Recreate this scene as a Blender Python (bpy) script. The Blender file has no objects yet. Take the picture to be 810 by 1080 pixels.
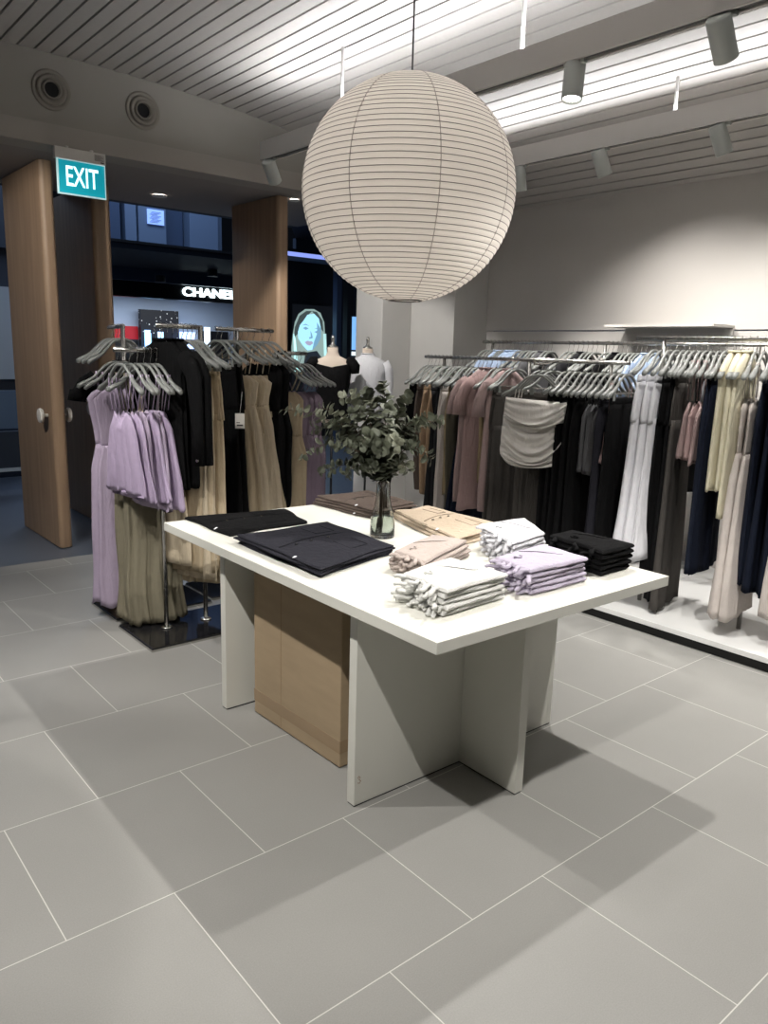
import bpy, math, random
from mathutils import Vector, Matrix
R=random.Random(7)
PI=math.pi
SC=bpy.context.scene
COL=SC.collection
# ---------------------------------------------------------------- camera (solved from the floor grid and verticals)
CAM=Vector((-2.29491538,-2.45934209,1.52939018))
F=818.5973
RR=((0.7691504931699844,-0.6384787174254265,0.027430753747432583),
    (0.10811118388331645,0.17230181638335637,0.9790934868491077),
    (0.6298567224184541,0.7501046670070641,-0.20155271707050698))
def at(px,py,x=None,y=None,z=None):
    """world point seen at an image point, on the plane x=, y= or z="""
    a,b=(px-405)/F,(540-py)/F
    d=[RR[0][i]*a+RR[1][i]*b+RR[2][i] for i in range(3)]
    if x is not None: t=(x-CAM[0])/d[0]
    elif y is not None: t=(y-CAM[1])/d[1]
    else: t=(z-CAM[2])/d[2]
    return Vector([CAM[i]+t*d[i] for i in range(3)])
cd=bpy.data.cameras.new('camera'); cam=bpy.data.objects.new('camera',cd); COL.objects.link(cam)
cd.lens=F*36/1080; cd.sensor_width=36; cd.sensor_fit='AUTO'; cd.clip_start=.05; cd.clip_end=100
M=Matrix(((RR[0][0],RR[1][0],-RR[2][0],CAM[0]),(RR[0][1],RR[1][1],-RR[2][1],CAM[1]),(RR[0][2],RR[1][2],-RR[2][2],CAM[2]),(0,0,0,1)))
cam.matrix_world=M; SC.camera=cam
# ---------------------------------------------------------------- materials
def lin(c):
    return tuple(((v/255)/12.92 if v/255<=.04045 else ((v/255+.055)/1.055)**2.4) for v in c)+(1,)
def mat(name,rgb,rough=.6,metal=0,noise=0,nscale=8,bump=0,bscale=60,spec=.5,trans=0,ior=1.45,emit=None,estr=0,sheen=0,stretch=None):
    m=bpy.data.materials.new(name); m.use_nodes=True; nt=m.node_tree; b=nt.nodes['Principled BSDF']
    c=lin(rgb); b.inputs['Base Color'].default_value=c; b.inputs['Roughness'].default_value=rough; b.inputs['Metallic'].default_value=metal
    b.inputs['Specular IOR Level'].default_value=spec; b.inputs['IOR'].default_value=ior
    if trans: b.inputs['Transmission Weight'].default_value=trans
    if sheen: b.inputs['Sheen Weight'].default_value=sheen
    if emit: b.inputs['Emission Color'].default_value=lin(emit); b.inputs['Emission Strength'].default_value=estr
    if noise or bump:
        tc=nt.nodes.new('ShaderNodeTexCoord'); mp=nt.nodes.new('ShaderNodeMapping'); nt.links.new(tc.outputs['Object'],mp.inputs[0])
        if stretch: mp.inputs['Scale'].default_value=stretch
    if noise:
        n=nt.nodes.new('ShaderNodeTexNoise'); n.inputs['Scale'].default_value=nscale; n.inputs['Detail'].default_value=5; nt.links.new(mp.outputs[0],n.inputs['Vector'])
        r=nt.nodes.new('ShaderNodeMapRange'); r.inputs['From Min'].default_value=.3; r.inputs['From Max'].default_value=.7
        r.inputs['To Min'].default_value=1-noise; r.inputs['To Max'].default_value=1+noise; nt.links.new(n.outputs['Fac'],r.inputs['Value'])
        mx=nt.nodes.new('ShaderNodeVectorMath'); mx.operation='SCALE'; mx.inputs[0].default_value=c[:3]; nt.links.new(r.outputs[0],mx.inputs['Scale']); nt.links.new(mx.outputs[0],b.inputs['Base Color'])
    if bump:
        n2=nt.nodes.new('ShaderNodeTexNoise'); n2.inputs['Scale'].default_value=bscale; n2.inputs['Detail'].default_value=3; nt.links.new(tc.outputs['Object'],n2.inputs['Vector'])
        bm=nt.nodes.new('ShaderNodeBump'); bm.inputs['Strength'].default_value=bump; bm.inputs['Distance'].default_value=.002; nt.links.new(n2.outputs['Fac'],bm.inputs['Height']); nt.links.new(bm.outputs[0],b.inputs['Normal'])
    return m
FAB={}
def fab(key,rgb=None,rough=.9,noise=.12,sheen=.0,bump=.5):
    if key not in FAB:
        m=FAB[key]=mat('fabric_'+key,rgb,rough,noise=noise,nscale=30,bump=bump,bscale=350,spec=.15,sheen=sheen)
        nt=m.node_tree; b=nt.nodes['Principled BSDF']; fine=b.inputs['Normal'].links[0].from_node
        tc=nt.nodes.new('ShaderNodeTexCoord'); mp=nt.nodes.new('ShaderNodeMapping'); mp.inputs['Scale'].default_value=(34,34,7); mp.inputs['Rotation'].default_value=(.12,.1,0)
        n=nt.nodes.new('ShaderNodeTexNoise'); n.inputs['Scale'].default_value=1.0; n.inputs['Detail'].default_value=4; n.inputs['Roughness'].default_value=.6; n.inputs['Distortion'].default_value=.6
        bm=nt.nodes.new('ShaderNodeBump'); bm.inputs['Strength'].default_value=.9; bm.inputs['Distance'].default_value=.010
        nt.links.new(tc.outputs['Object'],mp.inputs[0]); nt.links.new(mp.outputs[0],n.inputs['Vector']); nt.links.new(n.outputs['Fac'],bm.inputs['Height']); nt.links.new(fine.outputs[0],bm.inputs['Normal']); nt.links.new(bm.outputs[0],b.inputs['Normal'])
    return FAB[key]
for k,c in dict(black=(13,13,14),charcoal=(38,38,40),navy=(19,24,37),denim=(23,28,40),olive=(128,122,104),olive_dark=(76,72,62),lilac=(172,158,178),
    purple=(178,162,188),cream=(206,200,176),beige=(180,164,138),camel=(184,168,148),sand=(196,182,158),taupe=(186,178,172),pink=(152,132,130),
    rose=(156,132,130),white=(208,208,212),ivory=(212,208,202),grey=(84,84,86),darkgrey=(70,67,64),brown=(84,74,68),tan=(150,126,102),
    plum=(122,108,122),offwhite=(206,206,202),oat=(176,164,157),lilac_knit=(182,174,190),paleblue=(150,166,190),midblack=(38,38,44),warm_olive=(134,118,92)).items(): fab(k,c,noise=.03)
PLASTIC=mat('hanger_plastic',(120,122,119),.36)
CHROME=mat('brushed_steel',(190,188,184),.25,metal=1)
DARKSTEEL=mat('dark_steel',(70,68,66),.3,metal=1)
BLACKGLOSS=mat('polished_black_base',(26,26,28),.06,spec=.8)
WHITELAM=mat('white_table_laminate',(214,213,204),.38,noise=.015,nscale=3)
PLASTER=mat('wall_plaster',(186,182,177),.9,noise=.02,nscale=2)
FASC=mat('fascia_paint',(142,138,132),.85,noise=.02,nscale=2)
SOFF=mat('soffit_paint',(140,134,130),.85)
COLP=mat('pillar_paint',(196,194,190),.8,noise=.015)
TRACKW=mat('track_white_metal',(196,192,188),.5)
SPOTW=mat('spotlight_white_metal',(178,182,178),.45)
LAMP=mat('lamp_lens',(255,255,255),.3,emit=(255,250,240),estr=14)
WOOD=None
def woodmat():
    m=bpy.data.materials.new('oak_veneer'); m.use_nodes=True; nt=m.node_tree; b=nt.nodes['Principled BSDF']
    tc=nt.nodes.new('ShaderNodeTexCoord'); mp=nt.nodes.new('ShaderNodeMapping'); mp.inputs['Scale'].default_value=(9,9,.55); nt.links.new(tc.outputs['Object'],mp.inputs[0])
    n=nt.nodes.new('ShaderNodeTexNoise'); n.inputs['Scale'].default_value=3; n.inputs['Detail'].default_value=6; nt.links.new(mp.outputs[0],n.inputs['Vector'])
    r=nt.nodes.new('ShaderNodeValToRGB'); r.color_ramp.elements[0].position=.3; r.color_ramp.elements[0].color=lin((136,112,90)); r.color_ramp.elements[1].position=.7; r.color_ramp.elements[1].color=lin((156,130,104))
    nt.links.new(n.outputs['Fac'],r.inputs[0]); nt.links.new(r.outputs[0],b.inputs['Base Color']); b.inputs['Roughness'].default_value=.5
    return m
WOOD=woodmat()
def floormat():
    m=bpy.data.materials.new('grey_porcelain_tile'); m.use_nodes=True; nt=m.node_tree; N=nt.nodes; Lk=nt.links; b=N['Principled BSDF']
    tc=N.new('ShaderNodeTexCoord'); sp=N.new('ShaderNodeSeparateXYZ'); Lk.new(tc.outputs['Object'],sp.inputs[0])
    def mth(op,a,bb=None,c=None):
        n=N.new('ShaderNodeMath'); n.operation=op
        for i,v in enumerate((a,bb,c)):
            if v is None: continue
            if hasattr(v,'links') : Lk.new(v,n.inputs[i])
            else: n.inputs[i].default_value=v
        return n.outputs[0]
    v=mth('DIVIDE',sp.outputs['Y'],.6); row=mth('FLOOR',v); fv=mth('SUBTRACT',v,row)
    par=mth('FLOORED_MODULO',row,2.0)                       # rows alternate by half a tile
    off=mth('MULTIPLY_ADD',par,-.5,.5)                     # row 0 -> .5 , row 1 -> 0
    u0=mth('DIVIDE',mth('SUBTRACT',sp.outputs['X'],.0235),.6); u=mth('ADD',u0,off); col=mth('FLOOR',u); fu=mth('SUBTRACT',u,col)
    def edge(f): return mth('MINIMUM',f,mth('SUBTRACT',1.0,f))
    e=mth('MINIMUM',edge(fu),edge(fv)); g=mth('LESS_THAN',e,.0026)
    cmb=N.new('ShaderNodeCombineXYZ'); Lk.new(col,cmb.inputs[0]); Lk.new(row,cmb.inputs[1])
    wn=N.new('ShaderNodeTexWhiteNoise'); wn.noise_dimensions='2D'; Lk.new(cmb.outputs[0],wn.inputs['Vector'])
    n1=N.new('ShaderNodeTexNoise'); n1.inputs['Scale'].default_value=2.2; n1.inputs['Detail'].default_value=6; Lk.new(tc.outputs['Object'],n1.inputs['Vector'])
    n2=N.new('ShaderNodeTexNoise'); n2.inputs['Scale'].default_value=260; n2.inputs['Detail'].default_value=3; Lk.new(tc.outputs['Object'],n2.inputs['Vector'])
    k=mth('ADD',mth('MULTIPLY_ADD',wn.outputs['Value'],.05,.975),mth('MULTIPLY_ADD',n1.outputs['Fac'],.18,-.09)); k=mth('ADD',k,mth('MULTIPLY_ADD',n2.outputs['Fac'],.3,-.15))
    sc=N.new('ShaderNodeVectorMath'); sc.operation='SCALE'; sc.inputs[0].default_value=lin((143,142,138))[:3]; Lk.new(k,sc.inputs['Scale'])
    mx=N.new('ShaderNodeMix'); mx.data_type='RGBA'; Lk.new(g,mx.inputs['Factor']); Lk.new(sc.outputs[0],mx.inputs['A']); mx.inputs['B'].default_value=lin((200,198,192))
    Lk.new(mx.outputs['Result'],b.inputs['Base Color']); b.inputs['Roughness'].default_value=.5; b.inputs['Specular IOR Level'].default_value=.35
    return m
FLOOR=floormat()
def plain(name,rgb,rough=.7,**k): return mat(name,rgb,rough,**k)
def glow(name,rgb,s): return mat(name,rgb,.6,emit=rgb,estr=s)
# ---------------------------------------------------------------- mesh helpers
class MB:
    def __init__(s): s.v=[]; s.f=[]
    def add(s,vs,fs):
        o=len(s.v); s.v+= [tuple(v) for v in vs]; s.f+=[tuple(o+i for i in f) for f in fs]; return s
    def box(s,x0,x1,y0,y1,z0,z1):
        return s.add([(x0,y0,z0),(x1,y0,z0),(x1,y1,z0),(x0,y1,z0),(x0,y0,z1),(x1,y0,z1),(x1,y1,z1),(x0,y1,z1)],[(0,3,2,1),(4,5,6,7),(0,1,5,4),(1,2,6,5),(2,3,7,6),(3,0,4,7)])
    def rings(s,rs,cap0=True,cap1=True,closed=False):
        n=len(rs[0]); vs=[p for r in rs for p in r]; fs=[]
        m=len(rs)
        for i in range(m if closed else m-1):
            for j in range(n):
                a=i*n+j; b=i*n+(j+1)%n; c=((i+1)%m)*n+(j+1)%n; d=((i+1)%m)*n+j; fs.append((a,b,c,d))
        if not closed:
            if cap0: fs.append(tuple(range(n-1,-1,-1)))
            if cap1: fs.append(tuple((m-1)*n+j for j in range(n)))
        return s.add(vs,fs)
    def tube(s,pts,r,n=8,r2=None,up=None,caps=True,closed=False):
        """r may be number or list; r2 second radius (along 'up')"""
        pts=[Vector(p) for p in pts]; rs=[]
        m=len(pts)
        for i,p in enumerate(pts):
            if closed: t=pts[(i+1)%m]-pts[i-1]
            else: t=pts[min(i+1,m-1)]-pts[max(i-1,0)]
            if t.length<1e-9: t=Vector((0,0,1))
            t.normalize(); u=Vector(up) if up else (Vector((0,0,1)) if abs(t.z)<.9 else Vector((1,0,0)))
            a=t.cross(u)
            if a.length<1e-5: a=t.cross(Vector((0,1,0)))
            a.normalize(); b=a.cross(t).normalized()
            ra=r[i] if isinstance(r,(list,tuple)) else r
            rb=ra if r2 is None else (r2[i] if isinstance(r2,(list,tuple)) else r2)
            rs.append([p+a*math.cos(2*PI*k/n)*ra+b*math.sin(2*PI*k/n)*rb for k in range(n)])
        return s.rings(rs,caps,caps,closed)
    def lathe(s,prof,n=32,c=(0,0,0),axis='z'):
        rs=[]
        for r,h in prof:
            ring=[]
            for k in range(n):
                a=2*PI*k/n; x,y,z=r*math.cos(a),r*math.sin(a),h
                if axis=='y': x,y,z=x,-h,y
                if axis=='x': x,y,z=h,x,y
                ring.append((c[0]+x,c[1]+y,c[2]+z))
            rs.append(ring)
        return s.rings(rs)
    def obj(s,name,m,parent=None,smooth=False,bevel=0,loc=None,rz=None,solid=0):
        me=bpy.data.meshes.new(name); me.from_pydata(s.v,[],s.f); me.materials.append(m)
        if smooth: me.polygons.foreach_set('use_smooth',[True]*len(me.polygons))
        me.update()
        o=bpy.data.objects.new(name,me); COL.objects.link(o)
        if parent: o.parent=parent
        if loc is not None: o.location=loc
        if rz is not None: o.rotation_euler=(0,0,rz)
        if bevel:
            b=o.modifiers.new('bevel','BEVEL'); b.width=bevel; b.segments=2; b.limit_method='ANGLE'
        if solid:
            b=o.modifiers.new('solid','SOLIDIFY'); b.thickness=solid
        return o
def box(name,m,x0,x1,y0,y1,z0,z1,parent=None,bevel=0): return MB().box(x0,x1,y0,y1,z0,z1).obj(name,m,parent,bevel=bevel)
LABELS=set()
def tag(o,label,cat,group=None):
    assert 4<=len(label.split())<=16,label
    if label in LABELS: print('DUPLICATE',label)
    LABELS.add(label); o['label']=label; o['category']=cat
    if group: o['group']=group
    return o
def st(o): o['kind']='structure'; return o
def empty(name,loc=(0,0,0),rz=0):
    o=bpy.data.objects.new(name,None); COL.objects.link(o); o.location=loc; o.rotation_euler=(0,0,rz); o.empty_display_size=.05; return o
def dup(o,parent=None):
    c=o.copy(); COL.objects.link(c); c.parent=parent
    for ch in list(o.children): dup(ch,c)
    return c
def bent(mb,loc,rz):
    """bake a placement into the vertices"""
    c,s=math.cos(rz),math.sin(rz); mb.v=[(loc[0]+c*x-s*y,loc[1]+s*x+c*y,loc[2]+z) for x,y,z in mb.v]; return mb
def text(name,body,size,m,loc,rot,parent=None,ext=.004,sx=1,bold=0):
    cu=bpy.data.curves.new(name,'FONT'); cu.body=body; cu.size=size; cu.extrude=ext; cu.align_x='CENTER'; cu.align_y='CENTER'; cu.offset=bold
    t=bpy.data.objects.new('tmp',cu); COL.objects.link(t); dg=bpy.context.evaluated_depsgraph_get(); dg.update()
    me=bpy.data.meshes.new_from_object(t.evaluated_get(dg)); bpy.data.objects.remove(t); me.materials.clear(); me.materials.append(m)
    o=bpy.data.objects.new(name,me); COL.objects.link(o); o.location=loc; o.rotation_euler=rot; o.scale=(sx,1,1)
    if parent: o.parent=parent
    return o
ORD=['first','second','third','fourth','fifth','sixth','seventh','eighth','ninth','tenth','eleventh','twelfth','thirteenth','fourteenth','fifteenth','sixteenth','seventeenth','eighteenth','nineteenth','twentieth','twenty-first','twenty-second','twenty-third','twenty-fourth','twenty-fifth','twenty-sixth','twenty-seventh','twenty-eighth','twenty-ninth','thirtieth','thirty-first','thirty-second','thirty-third','thirty-fourth','thirty-fifth','thirty-sixth','thirty-seventh','thirty-eighth','thirty-ninth','fortieth','forty-first','forty-second','forty-third','forty-fourth','forty-fifth']
# ================================================================ SETTING
WX=2.97; FY=3.07; SZ=2.776
def ceil(x): return 3.3228-.0186*(x+.70)**2-.0068*max(x+.70,0)**3
# store floor, mall floor
st(box('floor',FLOOR,-5,WX+.1,-5,3.2,-.06,0))
MALLFLOOR=plain('mall_floor_stone',(86,92,102),.35,noise=.05,nscale=3)
st(box('floor_mall',MALLFLOOR,-8,16,3.2,20,-.06,-.003))
# ceiling: arched run of metal slats
CEILM=mat('ceiling_slat_metal',(176,172,168),.6,noise=.02,nscale=40)
mb=MB(); x=-3.6
while x<WX+.05:
    dx=.1/math.hypot(1,(ceil(x+.05)-ceil(x))/.05); x2=x+dx*.86; xm=(x+x2)/2
    pts=[(x,ceil(x)),(xm,ceil(xm)),(x2,ceil(x2))]
    lo=[(p[0],p[1]) for p in pts]; up=[(p[0],p[1]+.016) for p in pts]
    prof=lo+up[::-1]
    mb.rings([[(a,yy,b) for a,b in prof] for yy in (-5,FY+.02)])
    x+=dx
st(mb.obj('ceiling',CEILM))
VOID=plain('ceiling_void',(28,26,26),.9)
mb=MB(); N=28
xs=[-3.7+ (WX+.2+3.7)*i/N for i in range(N+1)]
mb.rings([[(a,-5,ceil(a)+.10),(a,FY+.1,ceil(a)+.10),(a,FY+.1,ceil(a)+.13),(a,-5,ceil(a)+.13)] for a in xs])
st(mb.obj('ceiling_plenum',VOID))
st(box('wall_right',PLASTER,WX,WX+.12,-5,2.5,1.745,3.35))
st(box('wall_right_lower',PLASTER,WX+.012,WX+.12,-5,2.5,0,1.738))
st(box('wall_back',plain('back_wall',(84,82,80),.9),-5,WX+.1,-5.1,-5,0,3.4))
st(box('wall_left',plain('side_wall',(84,82,80),.9),-5.1,-5,-5,3.2,0,3.4))
st(box('ceiling_side',PLASTER,-5,-3.6,-5,3.2,3.15,3.2))
# end wall block and lit pillar face beside the shop front
st(box('wall_end',COLP,2.565,WX+.1,2.46,3.3,0,3.2))
st(box('wall_pillar',COLP,2.22,2.565,3.02,3.4,0,3.2,bevel=.01))
# fascia above the shop front (upper wall, ledge band) and soffit
mb=MB()
def fy(x): return FY+.0*max(x,0)
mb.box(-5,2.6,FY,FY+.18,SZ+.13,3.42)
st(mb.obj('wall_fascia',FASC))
st(box('trim_1',plain('band_paint',(152,146,140),.85),-5,2.6,FY-.012,FY+.2,SZ,SZ+.128))
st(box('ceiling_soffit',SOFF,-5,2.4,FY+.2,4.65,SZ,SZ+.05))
st(box('wall_fascia_outer',plain('outer_fascia',(40,48,62),.7),-5,2.4,4.65,4.75,SZ,3.5))
for i,(px,py) in enumerate(((168,205.7),)):
    p=at(px,py,z=SZ)
    d=empty('downlight',(p.x,p.y,SZ-.004)); tag(d,'small round recessed downlight glowing in the soffit above the shop entrance','downlight')
    MB().lathe([(.0,.003),(.05,.003),(.05,-.006),(.0,-.006)],24).obj('lens',LAMP,d)
    MB().lathe([(.05,.0),(.062,.0),(.062,-.008),(.05,-.01)],24).obj('trim_ring',TRACKW,d)
p=at(306.5+4,206.5,z=SZ)
d=empty('downlight',(1.55,3.42,SZ-.004)); tag(d,'tiny recessed downlight beside the top of the single wooden panel','downlight')
MB().lathe([(.0,.003),(.035,.003),(.035,-.006),(.0,-.006)],20).obj('lens',LAMP,d)
MB().lathe([(.035,.0),(.045,.0),(.045,-.008),(.035,-.01)],20).obj('trim_ring',TRACKW,d)
# wooden pivot door panels
def door(n,x0,x1,y0,y1,knobs):
    pr=[]; r=min(.035,(x1-x0)/2.2)
    for cx,cy,a0 in ((x1-r,y0+r,-90),(x1-r,y1-r,0),(x0+r,y1-r,90),(x0+r,y0+r,180)):
        for k in range(6):
            a=math.radians(a0+18*k); pr.append((cx+r*math.cos(a),cy+r*math.sin(a)))
    o=MB().rings([[(a,b,.006) for a,b in pr],[(a,b,SZ-.008) for a,b in pr]]).obj('door_%d'%n,WOOD); st(o)
    for (kx,ky,kz,sg) in knobs:
        MB().lathe([(.012,0),(.012,.035),(.05,.04),(.056,.052),(.05,.066),(.03,.070)],24,(kx,ky,kz),'x').obj('knob',plain('knob_white',(205,200,192),.4),o) if sg>0 else \
        MB().lathe([(.012,0),(.012,-.035),(.05,-.04),(.056,-.052),(.05,-.066),(.03,-.070)],24,(kx,ky,kz),'x').obj('knob',plain('knob_white',(205,200,192),.4),o)
    return o
door(1,-.50,-.405,3.48,4.45,[(-.50,3.60,1.0,-1),(-.405,3.60,1.0,1)])
door(2,.05,.20,4.02,5.0,[(.05,4.12,1.0,-1)])
door(3,1.33,1.445,3.33,4.12,[])
# vents
for i,(px,py,lab) in enumerate(((54,95,'round grey air jet vent in the fascia farther from the paper lantern'),(150.5,117,'round grey air jet vent in the fascia nearer the paper lantern'))):
    p=at(px,py,y=FY); v=empty('air_vent',(p.x,FY,p.z)); tag(v,lab,'air vent','air jet vents in the fascia')
    VP=plain('vent_paint',(128,122,114),.6)
    MB().lathe([(.0,-.01),(.122,-.01),(.122,.004),(.118,.009),(.110,.012),(.100,.008),(.096,.003),(.0,.003)],48,axis='y').obj('outer_ring',VP,v,smooth=True)
    MB().lathe([(.093,.0),(.093,.012),(.086,.02),(.078,.022),(.07,.016),(.062,.010),(.055,.006),(.055,.0)],48,axis='y').obj('middle_ring',VP,v,smooth=True)
    MB().lathe([(.058,.0),(.060,.022),(.055,.030),(.048,.026),(.045,.012),(.045,.0)],48,axis='y').obj('nozzle_ring',VP,v,smooth=True)
    MB().lathe([(.0,.002),(.046,.002),(.046,.006),(.0,.006)],32,axis='y').obj('nozzle_opening',plain('vent_dark',(12,12,14),.8),v)
# exit sign hung from the ledge band
s=empty('exit_sign',(-.375,3.01,2.48)); tag(s,'lit teal exit sign with white letters hanging below the fascia','exit sign')
cx=0; w=.155
box('sign_body',plain('sign_grey',(190,186,180),.5),-w-.012,w+.006,-.012,.03,.215,.285,s,bevel=.003)
box('sign_frame',plain('sign_edge',(190,200,200),.4,emit=(150,190,190),estr=.4),-w,w+.002,-.008,.012,0,.215,s)
box('sign_face',glow('exit_teal',(0,132,148),.5),-w+.008,w-.006,-.0095,-.004,.008,.208,s)
text('sign_letters','EXIT',.175,glow('exit_white',(200,240,240),1.1),(0,-.0105,.108),(PI/2,0,0),s,ext=.001,sx=.60,bold=.0012)
lb=MB().box(.085,.15,-.0135,-.0122,.232,.272); lb.obj('sign_sticker',plain('sticker',(165,160,155),.6),s)
mb=MB()
for k in range(6): mb.box(.088,.145-(k%3)*.008,-.0142,-.0136,.236+k*.006,.238+k*.006)
mb.box(.125,.148,-.0142,-.0136,.222,.229); mb.obj('sticker_print',plain('ink',(40,38,38),.7),s)
for q_ in (-.08,.08): MB().tube([(q_,.02,.28),(q_,.02,.30)],.012).obj('mounting_stub',TRACKW,s)
# ================================================================ CEILING BEAMS AND SPOTLIGHTS
def beam(x,y0,y1,label,z0=2.775,z1=2.89,hi=0):
    b=empty('track_beam',(x,y0,z0)); tag(b,label,'lighting track')
    box('side_panel',TRACKW,-.035,-.02,0,y1-y0,0,z1-z0,b); box('side_panel',TRACKW,.02,.035,0,y1-y0,0,z1-z0+hi,b)
    box('beam_floor',TRACKW,-.02,.02,0,y1-y0,.02,.03,b); box('track_rail',plain('track_dark',(60,58,57),.5),-.012,.012,.01,y1-y0-.01,.006,.02,b)
    return b
XB1=.655; XB2=1.935
beam(XB1,-3.4,2.42,'long grey suspended track beam running past the paper lantern')
beam(XB2,-3.4,2.25,'long grey suspended track beam nearest the rear wall of clothes rails',hi=.012)
beam(-1.95,-3.4,2.3,'suspended track beam near the entrance side of the ceiling')
def rod(x,y,z0,label):
    o=MB().tube([(x,y,z0),(x,y,ceil(x)+.02)],.0095,12).obj('suspension_rod',plain('rod_white',(222,220,218),.45),smooth=True); tag(o,label,'rod','ceiling suspension rods')
rod(.675,1.57,2.88,'thin white suspension rod just behind the top of the paper lantern')
rod(XB1,.165,2.88,'thin white suspension rod in front of the lantern cord on the first beam')
rod(XB2,.145,2.88,'thin white suspension rod above the beam nearest the rear wall')
def spot(x,y,tx,ty,tz,label,power=60,size=75,lit=True,L=.155,r=.045,blend=.4):
    s=empty('track_spotlight',(x,y,2.775)); tag(s,label,'spotlight','white cylinder track spotlights')
    d=Vector((tx-x,ty-y,tz-2.70)).normalized(); q=Vector((0,0,-1)).rotation_difference(d)
    piv=Vector((0,0,-.055))
    box('mounting_block',SPOTW,-.014,.014,-.055,.055,-.014,.004,s,bevel=.003)
    MB().tube([(0,0,-.012),(0,0,-.06)],.008,10).obj('swivel_stem',SPOTW,s,smooth=True)
    body=MB().lathe([(0,.055),(r*.9,.055),(r,.048),(r,-L+.055),(r-.004,-L+.052),(r-.006,-L+.075),(.0,-L+.075)],28).obj('lamp_housing',SPOTW,s,loc=piv); body.rotation_mode='QUATERNION'; body.rotation_quaternion=q
    for p in body.data.polygons: p.use_smooth=len(p.vertices)==4
    MB().lathe([(0,-L+.070),(r-.008,-L+.070),(r-.008,-L+.064),(0,-L+.064)],24).obj('lens',LAMP if lit else plain('lens_off',(120,120,120),.3),body)
    ld=bpy.data.lights.new('spot_lamp','SPOT'); ld.energy=power; ld.spot_size=math.radians(size); ld.spot_blend=blend; ld.shadow_soft_size=.022; ld.color=(1,.968,.925)
    lo=bpy.data.objects.new('spot_lamp',ld); COL.objects.link(lo); lo.parent=body; lo.location=(0,0,-L+.045)
    return s
ORD+=['forty-sixth','forty-seventh','forty-eighth','forty-ninth','fiftieth','fifty-first','fifty-second','fifty-third','fifty-fourth']
P=80
def on(px,py,x): return at(px,py,x=x).y
spot(XB1,on(607,61,XB1),.2,-.35,.0,'lit track spotlight on the first beam, lens turned to the table',P,92)
spot(XB1,on(762,18,XB1),1.9,-.75,1.2,'track spotlight nearest the viewer on the first beam, tilted toward the rear wall',P*.7,95,blend=1)
spot(XB1,-1.55,-.1,-.7,0,'track spotlight on the first beam beyond the frame edge',P,92)
spot(XB1,2.34,1.75,2.95,1.3,'lit track spotlight at the far tip of the first beam beside the lantern',P*.7,75)
spot(XB2,on(548,177,XB2),2.3,1.3,.9,'lit track spotlight on the second beam beside the lantern edge',P*.7,80)
spot(XB2,on(634,157,XB2),2.75,.35,.95,'track spotlight on the second beam, middle of three',P*.8,120,blend=1)
spot(XB2,on(760,131,XB2),2.75,-.5,.9,'track spotlight on the second beam, farthest from the lantern',P*.65,120,blend=1)
spot(XB2,-1.35,2.4,-1.2,.8,'track spotlight on the second beam beyond the frame edge',P*.65,120,blend=1)
spot(-1.95,-1.55,-1.0,-1.0,0,'track spotlight near the front of the entrance side beam',P*1.2,92)
spot(-1.95,.2,-1.0,.5,.2,'track spotlight midway along the entrance side beam',P*.9,80)
spot(-1.95,1.3,-.55,1.7,.9,'track spotlight over the front garment stands on the entrance side beam',P*.7,75)
spot(-1.95,2.05,-.35,3.9,1.3,'added track spotlight at the far tip of the entrance side beam, lighting doors',P*.9,70)  # unseen spotlight added to brighten the wooden door panels
def strip(x,y0,y1,pw,name,tilt):
    ld=bpy.data.lights.new(name,'AREA'); ld.shape='RECTANGLE'; ld.size=.03; ld.size_y=y1-y0; ld.energy=pw; ld.color=(.97,.98,1)
    o=bpy.data.objects.new(name,ld); COL.objects.link(o); o.location=(x+.005,(y0+y1)/2,2.88); o.rotation_euler=(PI,math.radians(tilt),0)
strip(XB1,-3.2,2.3,15,'beam_uplight',42); strip(XB1,-3.2,2.3,20,'beam_uplight',-35); strip(XB2,-3.2,2.2,17,'beam_uplight',-52); strip(-1.95,-3.2,2.2,24,'beam_uplight',0)
# ================================================================ LANTERN
LC=Vector((-.273,-.141,2.116)); LR=.396
l=empty('paper_lantern',tuple(LC)); tag(l,'large round white paper lantern pendant hanging above the table','pendant lamp')
def papermat():
    m=bpy.data.materials.new('washi_paper'); m.use_nodes=True; nt=m.node_tree; out=nt.nodes['Material Output']; b=nt.nodes['Principled BSDF']
    b.inputs['Base Color'].default_value=lin((236,232,226)); b.inputs['Roughness'].default_value=.9; b.inputs['Specular IOR Level'].default_value=.1
    t=nt.nodes.new('ShaderNodeBsdfTranslucent'); t.inputs[0].default_value=lin((236,230,222)); mx=nt.nodes.new('ShaderNodeMixShader'); mx.inputs[0].default_value=.35
    n=nt.nodes.new('ShaderNodeTexNoise'); n.inputs['Scale'].default_value=60; n.inputs['Detail'].default_value=4; tc=nt.nodes.new('ShaderNodeTexCoord'); nt.links.new(tc.outputs['Object'],n.inputs['Vector'])
    bm=nt.nodes.new('ShaderNodeBump'); bm.inputs['Strength'].default_value=.25; bm.inputs['Distance'].default_value=.004; nt.links.new(n.outputs['Fac'],bm.inputs['Height']); nt.links.new(bm.outputs[0],b.inputs['Normal'])
    nt.links.new(b.outputs[0],mx.inputs[1]); nt.links.new(t.outputs[0],mx.inputs[2]); nt.links.new(mx.outputs[0],out.inputs[0]); return m
NR=52; K=96; th0=math.radians(9); J=NR*K; vs_=[]; fs_=[]
for j in range(J+1):
    for m_ in range(4):
        a=min(th0+(PI-2*th0)*(j/K+m_/4)/NR,PI-th0*.6); ph=2*PI*j/K; rr=LR*(1-.0065*(1-math.sin(PI*m_/4)))
        vs_.append((rr*math.sin(a)*math.cos(ph),rr*math.sin(a)*math.sin(ph),rr*math.cos(a)))
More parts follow.
